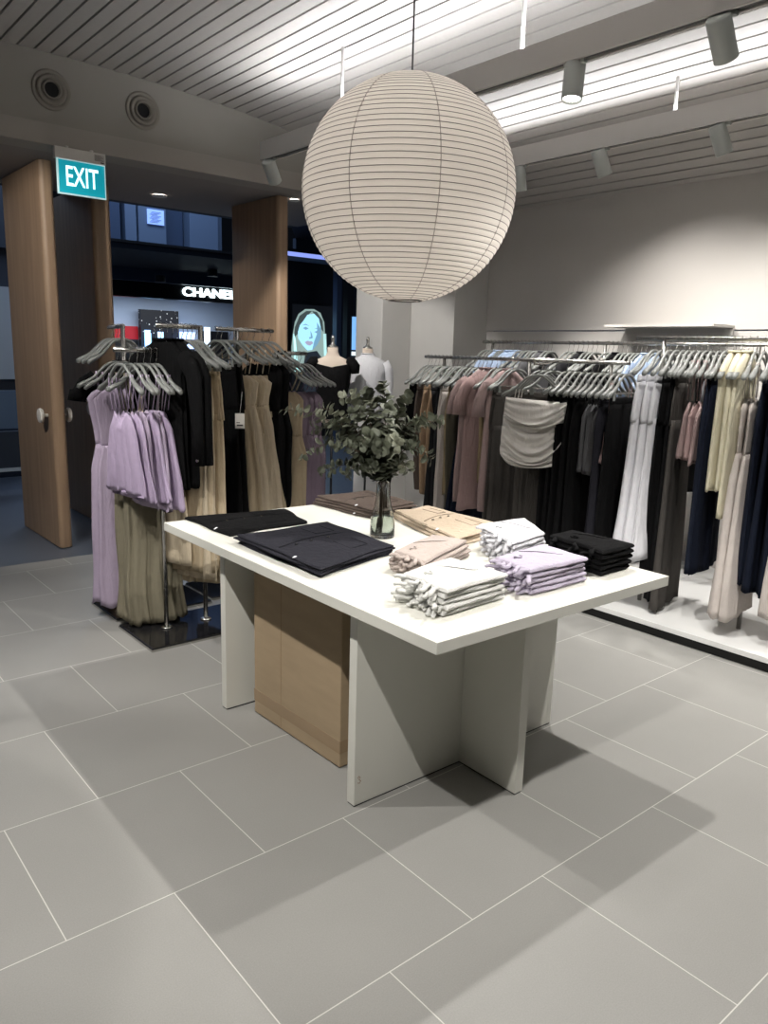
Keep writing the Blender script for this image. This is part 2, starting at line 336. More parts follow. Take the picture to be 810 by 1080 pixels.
for j in range(J):
    for m_ in range(4):
        nx=(lambda q: q*4+m_+1) if m_<3 else (lambda q: (q+K)*4)
        if m_==3 and j+1+K>J: continue
        fs_.append((j*4+m_,nx(j),nx(j+1),(j+1)*4+m_))
sh_=MB(); sh_.add(vs_,fs_); sh_.obj('paper_shade',papermat(),l,smooth=True)
pts=[]
for j in range(J+1):
    a=th0+(PI-2*th0)*(j/K)/NR; ph=2*PI*j/K; pts.append((LR*.9945*math.sin(a)*math.cos(ph),LR*.9945*math.sin(a)*math.sin(ph),LR*.9945*math.cos(a)))
MB().tube(pts,.0013,4).obj('spiral_rib',plain('rib_wire',(120,114,110),.8),l)
for k in range(8):
    ph=2*PI*k/8+.33; MB().tube([(LR*.9985*math.sin(a)*math.cos(ph),LR*.9985*math.sin(a)*math.sin(ph),LR*.9985*math.cos(a)) for a in [th0+(PI-2*th0)*i/40 for i in range(41)]],.0016,5).obj('seam_thread',plain('thread',(176,168,162),.8),l)
zt=LR*math.cos(th0)
rg=[(LR*math.sin(th0)*math.cos(2*PI*k/40),LR*math.sin(th0)*math.sin(2*PI*k/40)) for k in range(40)]
MB().tube([(a,b,zt) for a,b in rg],.003,6,closed=True).tube([(-.062,0,zt),(.062,0,zt)],.003,6).obj('top_ring',DARKSTEEL,l)
MB().tube([(a,b,-zt) for a,b in rg],.003,6,closed=True).obj('bottom_ring',DARKSTEEL,l)
MB().tube([(0,0,zt-.09),(0,0,ceil(LC.x)-LC.z)],.0032,8).obj('cord',plain('cord_black',(18,18,18),.6),l)
MB().lathe([(0,.03),(.02,.03),(.022,-.02),(.014,-.04),(0,-.04)],20,(0,0,zt-.1)).obj('lamp_socket',plain('socket_black',(22,22,22),.5),l)
MB().lathe([(0,0),(.012,0),(.02,-.02),(.034,-.05),(.03,-.08),(0,-.09)],20,(0,0,zt-.14)).obj('bulb',plain('bulb_glass',(225,222,215),.3),l,smooth=True)
ld=bpy.data.lights.new('lantern_fill','POINT'); ld.energy=2.5; ld.shadow_soft_size=.04; ld.color=(1,.96,.92); lo=bpy.data.objects.new('lantern_fill',ld); COL.objects.link(lo); lo.parent=l; lo.location=(0,0,LR*.95-.28)  # weak fill light added inside the shade to brighten the paper
# ================================================================ DISPLAY TABLE
TH=math.radians(-.582); TO=(-.876,-1.012); TW=1.168; TL=1.806; TZ=.75
t=empty('display_table',(TO[0],TO[1],0),TH); tag(t,'large off-white display table with slab top on tee-shaped panel legs','table')
box('tabletop',WHITELAM,0,TW,0,TL,TZ-.037,TZ,t,bevel=.0015)
FT=plain('leg_glide',(40,38,36),.6)
for (v0,dr) in ((.438,-1),(1.349,1)):
    lg=box('leg',WHITELAM,.061,TW-.061,v0,v0+.040,.006,TZ-.037,t,bevel=.001)
    st_=box('leg',WHITELAM,TW/2-.02,TW/2+.02,(.157 if dr<0 else v0+.04),(v0 if dr<0 else v0+.32),.006,TZ-.037,t,bevel=.001)
    MB().box(.064,TW-.064,v0+.003,v0+.037,0,.006).obj('foot_strip',FT,lg); MB().box(TW/2-.017,TW/2+.017,(.16 if dr<0 else v0+.04),(v0 if dr<0 else v0+.317),0,.006).obj('foot_strip',FT,st_)
mk=MB().tube([(.075,.4375,.105),(.08,.4372,.112),(.086,.4375,.106),(.08,.4372,.1),(.088,.4372,.092),(.083,.4375,.084),(.076,.4375,.088)],.0011,4).obj('scuff_mark',plain('mark',(150,110,70),.8),t)
def T(u,v,z=0): c,s_=math.cos(TH),math.sin(TH); return Vector((TO[0]+c*u-s_*v,TO[1]+s_*u+c*v,z))
# cardboard box
CARD=mat('cardboard',(166,146,118),.85,noise=.06,nscale=5,bump=.15,bscale=90,stretch=(1,1,4))
bc=at(358,811,z=0); bl_=at(268.6,751,z=0); ang=math.atan2(-(bl_.x-bc.x),bl_.y-bc.y)
b=empty('cardboard_box',(bc.x,bc.y,0),ang); tag(b,'tall brown cardboard carton standing between the table legs','box')
bw,bl,bh=.40,(bl_-bc).length,.655
MB().box(0,bw,0,bl,.004,bh).obj('carton_body',CARD,b,bevel=.004)
MB().box(.003,bw-.003,.003,bl/2-.002,bh,bh+.004).obj('flap',CARD,b); MB().box(.003,bw-.003,bl/2+.002,bl-.003,bh,bh+.004).obj('flap',CARD,b)
TAPE=mat('packing_tape',(156,134,106),.25,noise=.03); 
MB().box(-.0009,bw+.0009,-.0009,bl+.0009,.06,.11).obj('packing_tape',TAPE,b); MB().box(-.0006,.0,bl*.66-.001,bl*.66+.001,.01,bh).obj('seam_crease',plain('crease',(140,112,80),.8),b)
# ================================================================ PENDANT BASICS: HANGERS
def make_hanger(clips=False):
    mb=MB(); 
    prof=[(-.212,-.208),(-.205,-.196),(-.185,-.184),(-.155,-.170),(-.125,-.150),(-.098,-.122),(-.07,-.095),(-.045,-.078),(-.02,-.071)]
    pts=[(x_,0,z_) for x_,z_ in prof]+[(-x_,0,z_) for x_,z_ in prof[::-1]]
    rv=[.008,.012,.012,.0105,.009,.008,.0075,.008,.009]; rd=[.010,.016,.017,.014,.011,.009,.008,.008,.008]
    mb.tube(pts,rd+rd[::-1],10,r2=rv+rv[::-1],up=(0,0,1))
    h=mb.obj('clothes_hanger',PLASTIC,smooth=True)
    hp=[(0,0,-.078),(0,0,-.055),(.004,0,-.04),(.012,0,-.028)]
    for k in range(9):
        a=math.radians(-55+k*32); hp.append((.0165*math.cos(a),0,.0165*math.sin(a)))
    MB().tube(hp,.0018,6).obj('hook',CHROME,h,smooth=True)
    if clips:
        MB().tube([(-.17,0,-.18),(.17,0,-.18)],.003,8).obj('clip_bar',CHROME,h)
        for sx in (-1,1): MB().box(sx*.145-.012,sx*.145+.012,-.009,.009,-.222,-.174).obj('clip',PLASTIC,h,bevel=.003)
    return h
HB=make_hanger(); HC=make_hanger(True); USED={}
def hanger(loc,yaw,label,group,clips=False):
    src=HC if clips else HB; k=clips
    if k not in USED: o=src; USED[k]=1
    else: o=dup(src)
    o.location=loc; o.rotation_euler=(0,0,yaw); tag(o,label,'hanger',group); return o
# ---------------------------------------------------------------- garment builders (local: hook at origin, arms along x)
def lerp_prof(prof,z):
    for a,b_ in zip(prof,prof[1:]):
        if a[0]>=z>=b_[0]:
            t_=(a[0]-z)/max(a[0]-b_[0],1e-6); s_=t_
            return [a[i]+(b_[i]-a[i])*s_ for i in range(1,len(a))]
    return list(prof[-1][1:])
def ringbody(mb,prof,rnd,k=4,amp=.01,hem=.008,n=56,rows=24,xo=0,pleat=0,ends=True,drift=.8,neck=0):
    z0,z1=prof[0][0],prof[-1][0]; ph=[rnd.uniform(0,6.28) for _ in range(8)]; ks=[k*rnd.uniform(.8,1.2),k*1.7*rnd.uniform(.85,1.15),k*.45]
    rs=[]
    for i in range(rows+1):
        t_=i/rows; z=z0+(z1-z0)*t_; w,th=lerp_prof(prof,z)[:2]; e=lerp_prof(prof,z); ox=(e[2] if len(e)>2 else 0)+xo
        A=amp*(.18+.82*t_**.8); ring=[]
        for j in range(n):
            a=2*PI*j/n; c,s_=math.cos(a),math.sin(a)
            x_=w*math.copysign(abs(c)**.9,c); y_=th*math.copysign(abs(s_)**.8,s_); q=x_/max(w,.02)
            side=0 if s_>0 else 1.3
            f=math.sin(ks[0]*q*2+ph[0]+side+drift*t_*math.sin(ph[3]))*.6+math.sin(ks[1]*q*2+ph[1]+side)*.35+math.sin(ks[2]*q*2+ph[2]+t_*2)*.5
            f+=.45*(1-2*abs(math.sin(ks[0]*1.35*q+ph[7]+.5*t_)))
            if pleat: f+=1.1*math.sin(pleat*q*3.1416+ph[4])
            y_+=A*f*(1 if s_>=0 else -1)*(.35+.65*abs(s_)) + A*.8*math.sin(1.3*q+ph[5]+t_*1.4)
            x_+=A*.5*math.sin(3*t_*PI+ph[6])*t_
            zz=z-neck*max(0,1-t_*4)*abs(abs(q)-.6)/.6+ (hem*math.sin(ks[0]*q*2+ph[0]+side)+hem*.8*math.sin(q*1.5+ph[7]))*t_**4
            ring.append((x_+ox,y_,zz))
        rs.append(ring)
    mb.rings(rs,ends,ends); return mb
class Gar:
    def __init__(s,name,loc,yaw,label,cat,group,seed):
        s.e=empty(name,loc,yaw); tag(s.e,label,cat,group); s.r=random.Random(seed)
    def part(s,name,mb,m,lab=None):
        o=mb.obj(name,m,s.e,smooth=True)
        if lab: o['label']=lab
        return o
def trousers(loc,yaw,label,col,L=1.0,w=.165,leg=.095,legh=.12,seed=0,group=None,name='trousers',top=-.205,rough=0,th=.022):
    g=Gar(name,loc,yaw,label,'trousers',group,seed); m=FAB[col]; r=g.r
    g.part('waistband',ringbody(MB(),[(top,w,.010),(top-.04,w+.004,.013)],r,3,.002,0,40,3),m)
    g.part('hip_panel',ringbody(MB(),[(top-.038,w+.002,.013),(top-.15,w+.018,th),(top-.27,w+.025,th)],r,3,.005,0,48,8),m)
    for sx in (-1,1):
        g.part('trouser_leg',ringbody(MB(),[(top-.24,(w+.02)/2,th*.9,sx*(w+.01)/2),(top-.5,leg*.96,th*1.05,sx*(w+.02)/2),(-L,legh,th*1.3,sx*(legh*.8+.01))],r,2.4,.013,.006,48,20),m)
    MB().box(-.006,.006,-.016,-.011,top-.03,top-.014).obj('button',DARKSTEEL,g.e,bevel=.002)
    return g
def maxi(loc,yaw,label,col,L=1.35,waist=.13,hemw=.24,seed=0,group=None,name='dress',top=-.30,bust=.15,amp=.018,k=5,th=.035,strap=True,waistz=.30,pleat=0,cat='dress'):
    g=Gar(name,loc,yaw,label,cat,group,seed); m=FAB[col]; r=g.r
    wz=top-waistz
    g.part('bodice',ringbody(MB(),[(top,bust*.86,.012),(top-.05,bust,.022),(wz,waist,.02)],r,4,.007,0,48,12,pleat=pleat,neck=.05),m)
    g.part('skirt',ringbody(MB(),[(wz+.01,waist+.002,.021),(wz-.12,waist+.035,th),(-L,hemw,th*1.5)],r,k,amp,.012,64,26,pleat=pleat),m)
    if strap:
        for sx in (-1,1):
            for yy in (-.008,.008):
                g.part('strap',MB().tube([(sx*.115,yy*.6,-.118),(sx*.112,yy,-.16),(sx*bust*.62,yy*1.4,top+.006)],.0028,5),m)
    return g
def cami(loc,yaw,label,col,L=.62,w=.17,seed=0,group=None,top=-.34,hemw=None,name='camisole',k=4,amp=.012,pleat=0,th=.025,low=None):
    g=Gar(name,loc,yaw,label,'top',group,seed); m=FAB[col]; r=g.r; hemw=hemw or w*1.05
    g.part('body',ringbody(MB(),[(top,w*.74,.010),(top-.07,w*.92,.018),(-L,hemw,th)],r,k,amp,.010,64,22,pleat=pleat,neck=.07),m)
    for sx in (-1,1):
        for yy in (-.009,.009): g.part('strap',MB().tube([(sx*.11,yy*.6,-.116),(sx*.11,yy,-.17),(sx*w*.6,yy*1.3,top+.006)],.0028,5),m)
    return g
def sleeved(loc,yaw,label,col,L=.9,w=.2,hemw=.24,sl=.2,seed=0,group=None,name='shirt',cat='top',k=4,amp=.012,th=.03,slw=.075,buttons=True,cuff=None):
    g=Gar(name,loc,yaw,label,cat,group,seed); m=FAB[col]; r=g.r
    g.part('body',ringbody(MB(),[(-.068,.045,.012),(-.085,.07,.02),(-.135,.15,.028),(-.185,.195,.03),(-.24,w,.028),(-L,hemw,th)],r,k,amp,.008,60,26),m)
    for sx in ((-1,1) if sl>0 else ()):
        pts=[(sx*.15,0,-.15),(sx*.2,0,-.19),(sx*.235,.002,-.25),(sx*(.25),.004,-.19-sl*.6),(sx*.255,.0,-.19-sl)]
        o=g.part('sleeve',MB().tube(pts,[.04,.05,.052,slw*.8,slw*.85],12,r2=[.02,.024,.022,.02,.024],up=(0,1,0)),m)
        if cuff: MB().tube([(sx*.285,-.03,-.19-sl+.03),(sx*.285,-.034,-.19-sl+.03)],.008,10).obj('cuff_button',CHROME,o)
    g.part('collar',MB().tube([(.05*math.cos(a),.018*math.sin(a),-.067) for a in [2*PI*i/16 for i in range(16)]],.008,6,closed=True),m)
    if buttons:
        for i in range(4): g.part('button',MB().tube([(0,-.030,-.2-i*.1),(0,-.034,-.2-i*.1)],.006,8),DARKSTEEL)
    return g
def draped(loc,yaw,label,col,seed,group):
    g=Gar('draped_top',loc,yaw,label,'top',group,seed); m=FAB[col]; r=g.r
    def sheet(zt,zb,wt,wb,dip,kk,A,off,rows=54,n=40):
        rs=[]; ph=r.uniform(0,6)
        for i in range(rows+1):
            t_=i/rows; ring=[]
            for j in range(n):
                a=2*PI*j/n; c,s_=math.cos(a),math.sin(a); w=wt+(wb-wt)*math.sin(t_*PI*.62)
                if t_>.72: w*=math.sqrt(max(0,1-((t_-.72)/.29)**2))*.6+.4
                x_=w*math.copysign(abs(c)**.8,c); q=x_/wt
                z=zt+(zb-zt)*t_-dip*(1-min(1,q*q))*math.sin(PI*min(1,t_*.9+.08))+.018*q*math.sin(t_*5+ph)
                f=math.sin(kk*(t_*6.28)+ph)*A*(1-.55*q*q)*(.5+.8*t_)+A*.35*math.sin(kk*2.3*t_*6.28+3*q+ph)
                y_=(.024+.02*math.sin(t_*PI))*math.copysign(abs(s_)**.7,s_)+ (-abs(f)*1.1 if s_<0 else f*.5)+off
                ring.append((x_,y_,z))
            rs.append(ring)
        return MB().rings(rs)
    g.part('body',sheet(-.225,-.64,.185,.205,.13,3.2,.034,0),m)
    g.part('overlay_panel',sheet(-.22,-.37,.19,.20,.085,1.9,.026,-.032,30),m)
    for sx in (-1,1): g.part('loop',MB().tube([(sx*.12,0,-.125),(sx*.125,-.004,-.17),(sx*.13,0,-.215)],.003,5),m)
    return g
def pencil(loc,yaw,label,col,L=.8,w=.17,hemw=.2,seed=0,group=None,name='skirt',top=-.205,k=5,amp=.014,pleat=0,th=.03,cat='skirt'):
    g=Gar(name,loc,yaw,label,cat,group,seed); m=FAB[col]; r=g.r
    g.part('waistband',ringbody(MB(),[(top,w,.011),(top-.035,w+.003,.014)],r,3,.002,0,40,3),m)
    g.part('skirt_panel',ringbody(MB(),[(top-.033,w,.014),(top-.2,w+.03,th),(-L,hemw,th*1.2)],r,k,amp,.008,60,24,pleat=pleat),m)
    return g
# ================================================================ RACKS
RZ1,RZ2,RZ3=1.505,1.65,1.635; FX,BX=1.85,2.55
def rail(name,pts,label,posts=(),r=.0125,m=CHROME):
    e=empty(name,(0,0,0)); tag(e,label,'clothes rail')
    MB().tube(pts,r,12).obj('rail_tube',m,e,smooth=True)
    for p in posts: MB().tube([(p[0],p[1],p[2]),(p[0],p[1],p[3])],.0125,12).obj('post',m,e,smooth=True)
    return e
PH=.085
rail('clothes_rail',[(FX,.235,RZ1),(FX,2.03,RZ1)],'low steel clothes rail at the front of the long platform',[(FX,.36,PH,RZ1-.012),(FX,1.82,PH,RZ1-.012),(FX,1.0,PH,RZ1-.012)])
rail('clothes_rail',[(FX,.20,RZ2),(FX,-1.45,RZ2)],'high steel clothes rail at the front of the long platform',[(FX,.02,PH,RZ2-.012),(FX,-.60,PH,RZ2-.012),(FX,-1.3,PH,RZ2-.012)])
rail('clothes_rail',[(BX,2.09,RZ3),(BX,-1.45,RZ3)],'rear steel clothes rail close to the plastered wall',[(BX,1.98,PH,RZ3-.012),(BX,.9,PH,RZ3-.012),(BX,-.2,PH,RZ3-.012)])
# platform
pl=empty('display_platform',(0,0,0)); tag(pl,'long low glossy white platform with black toe kick under the clothes rails','platform')
PLW=mat('platform_white_gloss',(214,214,212),.16,noise=.01,spec=.6)
box('platform_top',PLW,1.545,WX-.01,-3.2,2.40,.055,PH,pl,bevel=.002); box('toe_kick',plain('toe_black',(14,14,15),.5),1.57,WX-.02,-3.2,2.38,.002,.055,pl)
# wall shelf
s=at(637,345,x=2.68); s2=at(752,345,x=2.68)
sh=empty('wall_shelf',(WX,0,s.z)); tag(sh,'thin pale wall shelf fixed above the rear clothes rail','shelf')
box('shelf_board',PLASTER,-.29,0,s2.y,s.y,0,.018,sh,bevel=.001); box('shelf_lip',PLASTER,-.02,0,s2.y,s.y,-.05,0,sh)
# hangers and clothes on the low front rail: (image x of the hook, yaw, kind, args)
GP='clothes on the low front rail'; HG='hangers on the low front rail'
def yat(px,z,x): return at(px,px*0+ (374 if z<1.6 else 360),x=x).y
rr_=random.Random(3)
def zh(px,py,x=1.69): return at(px,py,x=x).z
low=[(452,-6,'skirt','black','short black skirt',.56),(455,4,None,0,'',0),(459,-3,'trousers','brown','brown trousers',1.0),(463,6,'top','olive_dark','dark olive top',.66),(467,-4,'skirt','tan','tan knee-length skirt',1.02),
(471,5,'skirt','tan','tan slim skirt',1.0),(475,-8,'trousers','charcoal','charcoal trousers',1.22),(479,3,'trousers','charcoal','charcoal straight trousers',1.25),(483,0,'trousers','taupe','pale taupe trousers',1.14),(487,-6,'trousers','taupe','pale taupe wide-leg trousers',1.16),
(491,4,'skirt','warm_olive','warm olive skirt',1.0),(495,-3,'skirt','olive_dark','olive brown long skirt',1.1),(500,2,'maxi','navy','long navy dress',1.32),(505,-5,'maxi','navy','long navy flared dress',1.33),(509,4,None,0,'',0),
(513,-12,'shirt','pink','dusty pink short-sleeved shirt dress',1.02),(518,-9,'shirt','rose','dusty rose short-sleeved shirt dress',1.06),(524,0,None,0,'',0),(528,6,'skirt','warm_olive','olive skirt with hanging ties',.86),(532,-6,'skirt','warm_olive','warm olive straight skirt',.84),
(537,-4,'shirt','pink','dusty pink blouse dress',1.04),(542,-10,'trousers','darkgrey','dark grey wide trousers',1.22),(547,-14,'trousers','darkgrey','dark grey wide-leg trousers',1.24),
(573,-30,None,0,'',0),(579,-30,'trousers','darkgrey','dark grey pleated trousers',1.2),(586,-34,'trousers','darkgrey','dark grey flared trousers',1.2),
(592,-26,'pleat','black','black pleated skirt',1.24),(598,-20,'pleat','black','black long pleated skirt',1.25),(604,-16,'pleat','black','black finely pleated skirt',1.25),(611,-8,'pleat','black','black pleated maxi skirt',1.25),
(618,-10,'pleat','black','black pleated long skirt',1.24),(625,-18,'crinkle','grey','grey ruched camisole',.66),(631,-16,'crinkle','grey','grey crinkled camisole',.68),(638,-18,'crinkle','grey','grey gathered camisole',.67),
(645,-14,'pleat','midblack','black long skirt',1.24),(651,-12,'cami','rose','rose pink camisole',.60),(657,-14,'pleat','black','black flared skirt',1.2)]
def put(px,yawd,kind,col,desc,L,railx,rz,gp,hg,place,idx,y=None):
    if y is None: y=at(px,{RZ1:378,RZ2:357,RZ3:361}[rz],x=railx).y
    yaw=math.radians(yawd); loc=(railx,y,rz+.0)
    clip=kind in('trousers','skirt','pleat'); n_=ORD[idx]
    hd=('grey hanger with the %s, %s from %s'%(desc,n_,place)) if kind else ('empty grey curved hanger, %s from %s'%(n_,place))
    hanger(loc,yaw,hd,hg,clip)
    if not kind: return
    lab='%s, %s hanger from %s'%(desc,n_,place); seed=idx*17+int(px)
    if len(lab.split())>16: print('LONG',lab)
    if kind=='trousers': trousers(loc,yaw,lab,col,L,seed=seed,group=gp,legh=.105 if L>1.1 else .09)
    elif kind=='widetrousers': trousers(loc,yaw,lab,col,L,seed=seed,group=gp,legh=.15,leg=.115,th=.035)
    elif kind=='skirt': pencil(loc,yaw,lab,col,L,seed=seed,group=gp,amp=.01,hemw=.185)
    elif kind=='pleat': pencil(loc,yaw,lab,col,L,seed=seed,group=gp,amp=.009,pleat=6,hemw=.21)
    elif kind=='maxi': maxi(loc,yaw,lab,col,L,seed=seed,group=gp)
    elif kind=='shirt': sleeved(loc,yaw,lab,col,L,seed=seed,group=gp,name='shirt_dress',cat='dress',amp=.015)
    elif kind=='sleeve': sleeved(loc,yaw,lab,col,L,seed=seed,group=gp,name='shirt',amp=.012,buttons=False)
    elif kind=='top': cami(loc,yaw,lab,col,L,seed=seed,group=gp,name='top')
    elif kind=='cami': cami(loc,yaw,lab,col,L,seed=seed,group=gp)
    elif kind=='crinkle': cami(loc,yaw,lab,col,L,w=.15,hemw=.15,seed=seed,group=gp,k=9,amp=.012,top=-.25,th=.04)
    elif kind=='draped': draped(loc,yaw,lab,col,seed,gp)
for i,(px,yw,kd,c,ds,L) in enumerate(low): put(px+(7 if px>588 else 0),(yw if px<588 else 8+yw*.35),kd,c,ds,L,FX,RZ1,GP,HG,'pillar end, low rail',i)
fo=at(567,384,x=1.60); fe=empty('face_out_arm',(0,0,0)); tag(fe,'short steel face-out arm carrying the ivory draped tops','clothes rail')
MB().tube([(FX,fo.y+.03,RZ1),(1.72,fo.y+.02,fo.z+.0),(1.56,fo.y-.01,fo.z)],.008,10).obj('arm_tube',CHROME,fe,smooth=True); MB().tube([(1.56,fo.y-.01,fo.z),(1.555,fo.y-.01,fo.z+.03)],.008,10).obj('end_stop',CHROME,fe)
for i,(xx,yw) in enumerate(((1.60,-41),(1.645,-38),(1.69,-42))):
    w_=('facing the table, foremost on the short arm','second on the short arm','innermost on the short arm')[i]
    hanger((xx,fo.y+(xx-1.6)*.25,fo.z),math.radians(yw),'grey hanger with an ivory draped top, '+w_,'hangers of the draped tops')
    draped((xx,fo.y+(xx-1.6)*.25,fo.z),math.radians(yw),'ivory cowl-draped top, '+w_,'ivory',500+i,'ivory draped tops')
high=[(678,-22,'widetrousers','white','white wide-leg trousers',1.27),(686,-18,'widetrousers','white','white denim wide-leg trousers',1.28),(694,-16,'widetrousers','white','white straight wide trousers',1.25),
(701,-14,'trousers','black','black trousers',1.42),(708,-10,'trousers','black','black straight trousers',1.5),(714,-12,'trousers','darkgrey','grey-olive long trousers',1.54),(721,-18,None,0,'',0),
(727,-14,'cami','pink','dusty pink strappy camisole',.66),(733,-16,'cami','rose','rose strappy camisole',.66),(739,-12,'cami','pink','pink knitted camisole',.68),(746,-10,'skirt','denim','dark denim long skirt',1.28),(753,-14,'skirt','navy','navy long skirt',1.27),
(761,-12,'pcream','cream','cream pleated blouse',.80),(769,-10,'pcream','cream','cream pleated top',.80),(777,-14,'pcream','cream','cream pleated tunic',.94),
(785,-10,'maxi','taupe','pale taupe lace maxi dress',1.46),(794,-12,'maxi','taupe','pale taupe maxi dress',1.46),(804,-10,'skirt','navy','navy wide skirt',1.27),(815,-8,'trousers','navy','navy trousers',1.3),(828,-8,'skirt','navy','navy long straight skirt',1.3),
(845,-8,'maxi','taupe','taupe sleeveless dress',1.4),(862,-8,'trousers','black','black loose trousers',1.4)]
for i,(px,yw,kd,c,ds,L) in enumerate(high):
    px+=14; yw=12+(yw+12)*.9
    if kd=='pcream':
        y=at(px,357,x=FX).y; loc=(FX,y,RZ2); yaw=math.radians(yw)
        hanger(loc,yaw,'grey hanger with the %s, %s from low rail end'%(ds,ORD[i]),'hangers on the high front rail')
        g=sleeved(loc,yaw,'%s, %s hanger on the high rail'%(ds,ORD[i]),c,L,w=.18,hemw=.19,sl=0,seed=i*5,group='clothes on the high front rail',name='pleated_top',amp=.005,buttons=False)
    else: put(px,yw,kd,c,ds,L,FX,RZ2,'clothes on the high front rail','hangers on the high front rail','low rail end, high rail',i)
# rear rail
rear=[]
px=512
kinds=[('shirt','charcoal','charcoal shirt'),(None,0,''),('sleeve','black','black long shirt'),(None,0,''),('sleeve','paleblue','pale blue shirt'),('sleeve','paleblue','light blue shirt'),(None,0,''),('trousers','black','black trousers'),('sleeve','grey','grey shirt'),(None,0,'')]
i=0
for px in list(range(514,584,4))+list(range(600,632,5))+list(range(642,700,5))+list(range(704,812,9)):
    kd,c,ds=kinds[(i*7+3)%10] if i%3==0 or i in(7,8) else (None,0,'')
    if i in (7,8): kd,c,ds='sleeve','paleblue','light blue shirt'
    put(px,rr_.uniform(-10,4),kd,c,ds,.95,BX,RZ3,'clothes on the rear rail','hangers on the rear rail','the wall corner, rear rail',i); i+=1
# ---------------------------------------------------------------- left garment stands
def base(x0,x1,y0,y1,parent):
    return MB().box(x0,x1,y0,y1,.002,.02).obj('base_plate',BLACKGLOSS,parent,bevel=.003), MB().box(x0-.004,x1+.004,y0-.004,y1+.004,.0,.012).obj('base_edge',CHROME,parent)
SY=1.383
s=empty('garment_stand',(0,0,0)); tag(s,'two-post steel garment stand with glossy black base nearest the table','garment stand')
base(-.788,-.10,1.137,1.577,s)
MB().tube([(-.605,SY,.02),(-.605,SY,1.505),(-.60,SY,1.51),(-.30-.52,SY,1.505)],.0115,12).obj('low_rail',CHROME,s,smooth=True) if False else None
MB().tube([(-.60,SY,1.505),(-.83,SY,1.505)],.0115,12).obj('low_rail',CHROME,s,smooth=True)
MB().tube([(-.60,SY,.02),(-.60,SY,1.51)],.0125,12).obj('post',CHROME,s,smooth=True)
MB().tube([(-.365,SY,.02),(-.365,SY,1.635)],.0125,12).obj('post',CHROME,s,smooth=True)
MB().tube([(-.355,SY,1.63),(-.61,SY,1.63)],.0115,12).obj('high_rail',CHROME,s,smooth=True)
for q in (-.60,-.365): MB().lathe([(0,.02),(.03,.02),(.03,.026),(.014,.03),(0,.03)],20,(q,SY,0)).obj('post_collar',CHROME,s,smooth=True)
MB().tube([(-.60,SY,.9),(-.365,SY,.9)],.008,8).obj('cross_bar',CHROME,s)
X2=-.655
s=empty('garment_stand',(0,0,0)); tag(s,'steel garment stand with glossy black base behind the front stand, long dresses','garment stand')
base(-.765,-.18,1.672,2.06,s)
MB().tube([(X2+.07,1.88,.02),(X2+.07,1.88,1.64)],.0125,12).obj('post',CHROME,s,smooth=True); 
MB().tube([(X2+.03,1.44,1.505),(X2+.07,1.88,1.505)],.0115,12).obj('low_rail',CHROME,s,smooth=True); MB().tube([(X2+.07,1.87,1.63),(X2+.15,2.3,1.63)],.0115,12).obj('high_rail',CHROME,s,smooth=True)
S3=1.9
s=empty('garment_stand',(0,0,0)); tag(s,'steel garment stand with beige dresses between the table and shop front','garment stand')
base(-.15,.62,1.72,2.09,s)
MB().tube([(.14,S3,.02),(.14,S3,1.645)],.0125,12).obj('post',CHROME,s,smooth=True); MB().tube([(.0,S3,1.64),(.40,S3,1.64)],.0115,12).obj('high_rail',CHROME,s,smooth=True)
MB().tube([(.42,S3,.02),(.42,S3,1.51)],.0125,12).obj('post',CHROME,s,smooth=True); MB().tube([(.42,S3,1.505),(.66,S3,1.505)],.0115,12).obj('low_rail',CHROME,s,smooth=True)
# the clothes on them
def place(x,y,z,yawd,kind,col,desc,L,where,i,gp,clip=False,**k):
    loc=(x,y,z); yaw=math.radians(yawd)
    hanger(loc,yaw,('grey hanger with the %s, %s'%(desc,where)) if kind else 'empty pale hanger, %s'%where,'hangers on the garment stands',clip)
    lab='%s, %s'%(desc,where)
    if kind=='maxi': maxi(loc,yaw,lab,col,L,seed=i,group=gp,**k)
    elif kind=='cami': cami(loc,yaw,lab,col,L,seed=i,group=gp,**k)
    elif kind=='sleeve': sleeved(loc,yaw,lab,col,L,seed=i,group=gp,**k)
    elif kind=='trousers': trousers(loc,yaw,lab,col,L,seed=i,group=gp,**k)
    elif kind=='skirt': pencil(loc,yaw,lab,col,L,seed=i,group=gp,**k)
G2='long dresses on the second stand'
for i,(y,c,d) in enumerate(((1.47,'olive','olive linen maxi dress'),(1.525,'olive','olive crinkled maxi dress'),(1.58,'olive','olive strappy maxi dress'),(1.635,'olive','muted olive maxi dress'))):
    place(X2+.04,y,1.505,(-4,5,-7,3)[i],'maxi',c,d,1.46,'%s from the front of the second stand'%ORD[i],i+3,G2,waist=.115,hemw=.16,bust=.13,top=-.33,waistz=.26,amp=.028,k=6)
for i,(y,d) in enumerate(((1.73,'lilac linen maxi dress'),(1.80,'lilac gathered maxi dress'))):
    place(X2+.0,y,1.505,(6,-5)[i],'maxi','lilac',d,1.40,'%s from the olive dresses'%ORD[i],i+30,G2,waist=.13,hemw=.19,bust=.17,waistz=.32,top=-.20,amp=.014)
place(X2+.05,1.86,1.505,0,'sleeve','black','black frill-sleeved top',.62,'at the far end of the low arm',41,G2,sl=.09,w=.15,hemw=.15,buttons=False,slw=.06)
for i,y in enumerate((1.93,2.02,2.1,2.18,2.26)): place(X2+.08+(y-1.88)*.18,y,1.63,(8,-4,3,-6,2)[i],None,0,'',0,'%s from the post on the tall arm'%ORD[i],i,G2)
G1='lilac camisoles on the front stand'
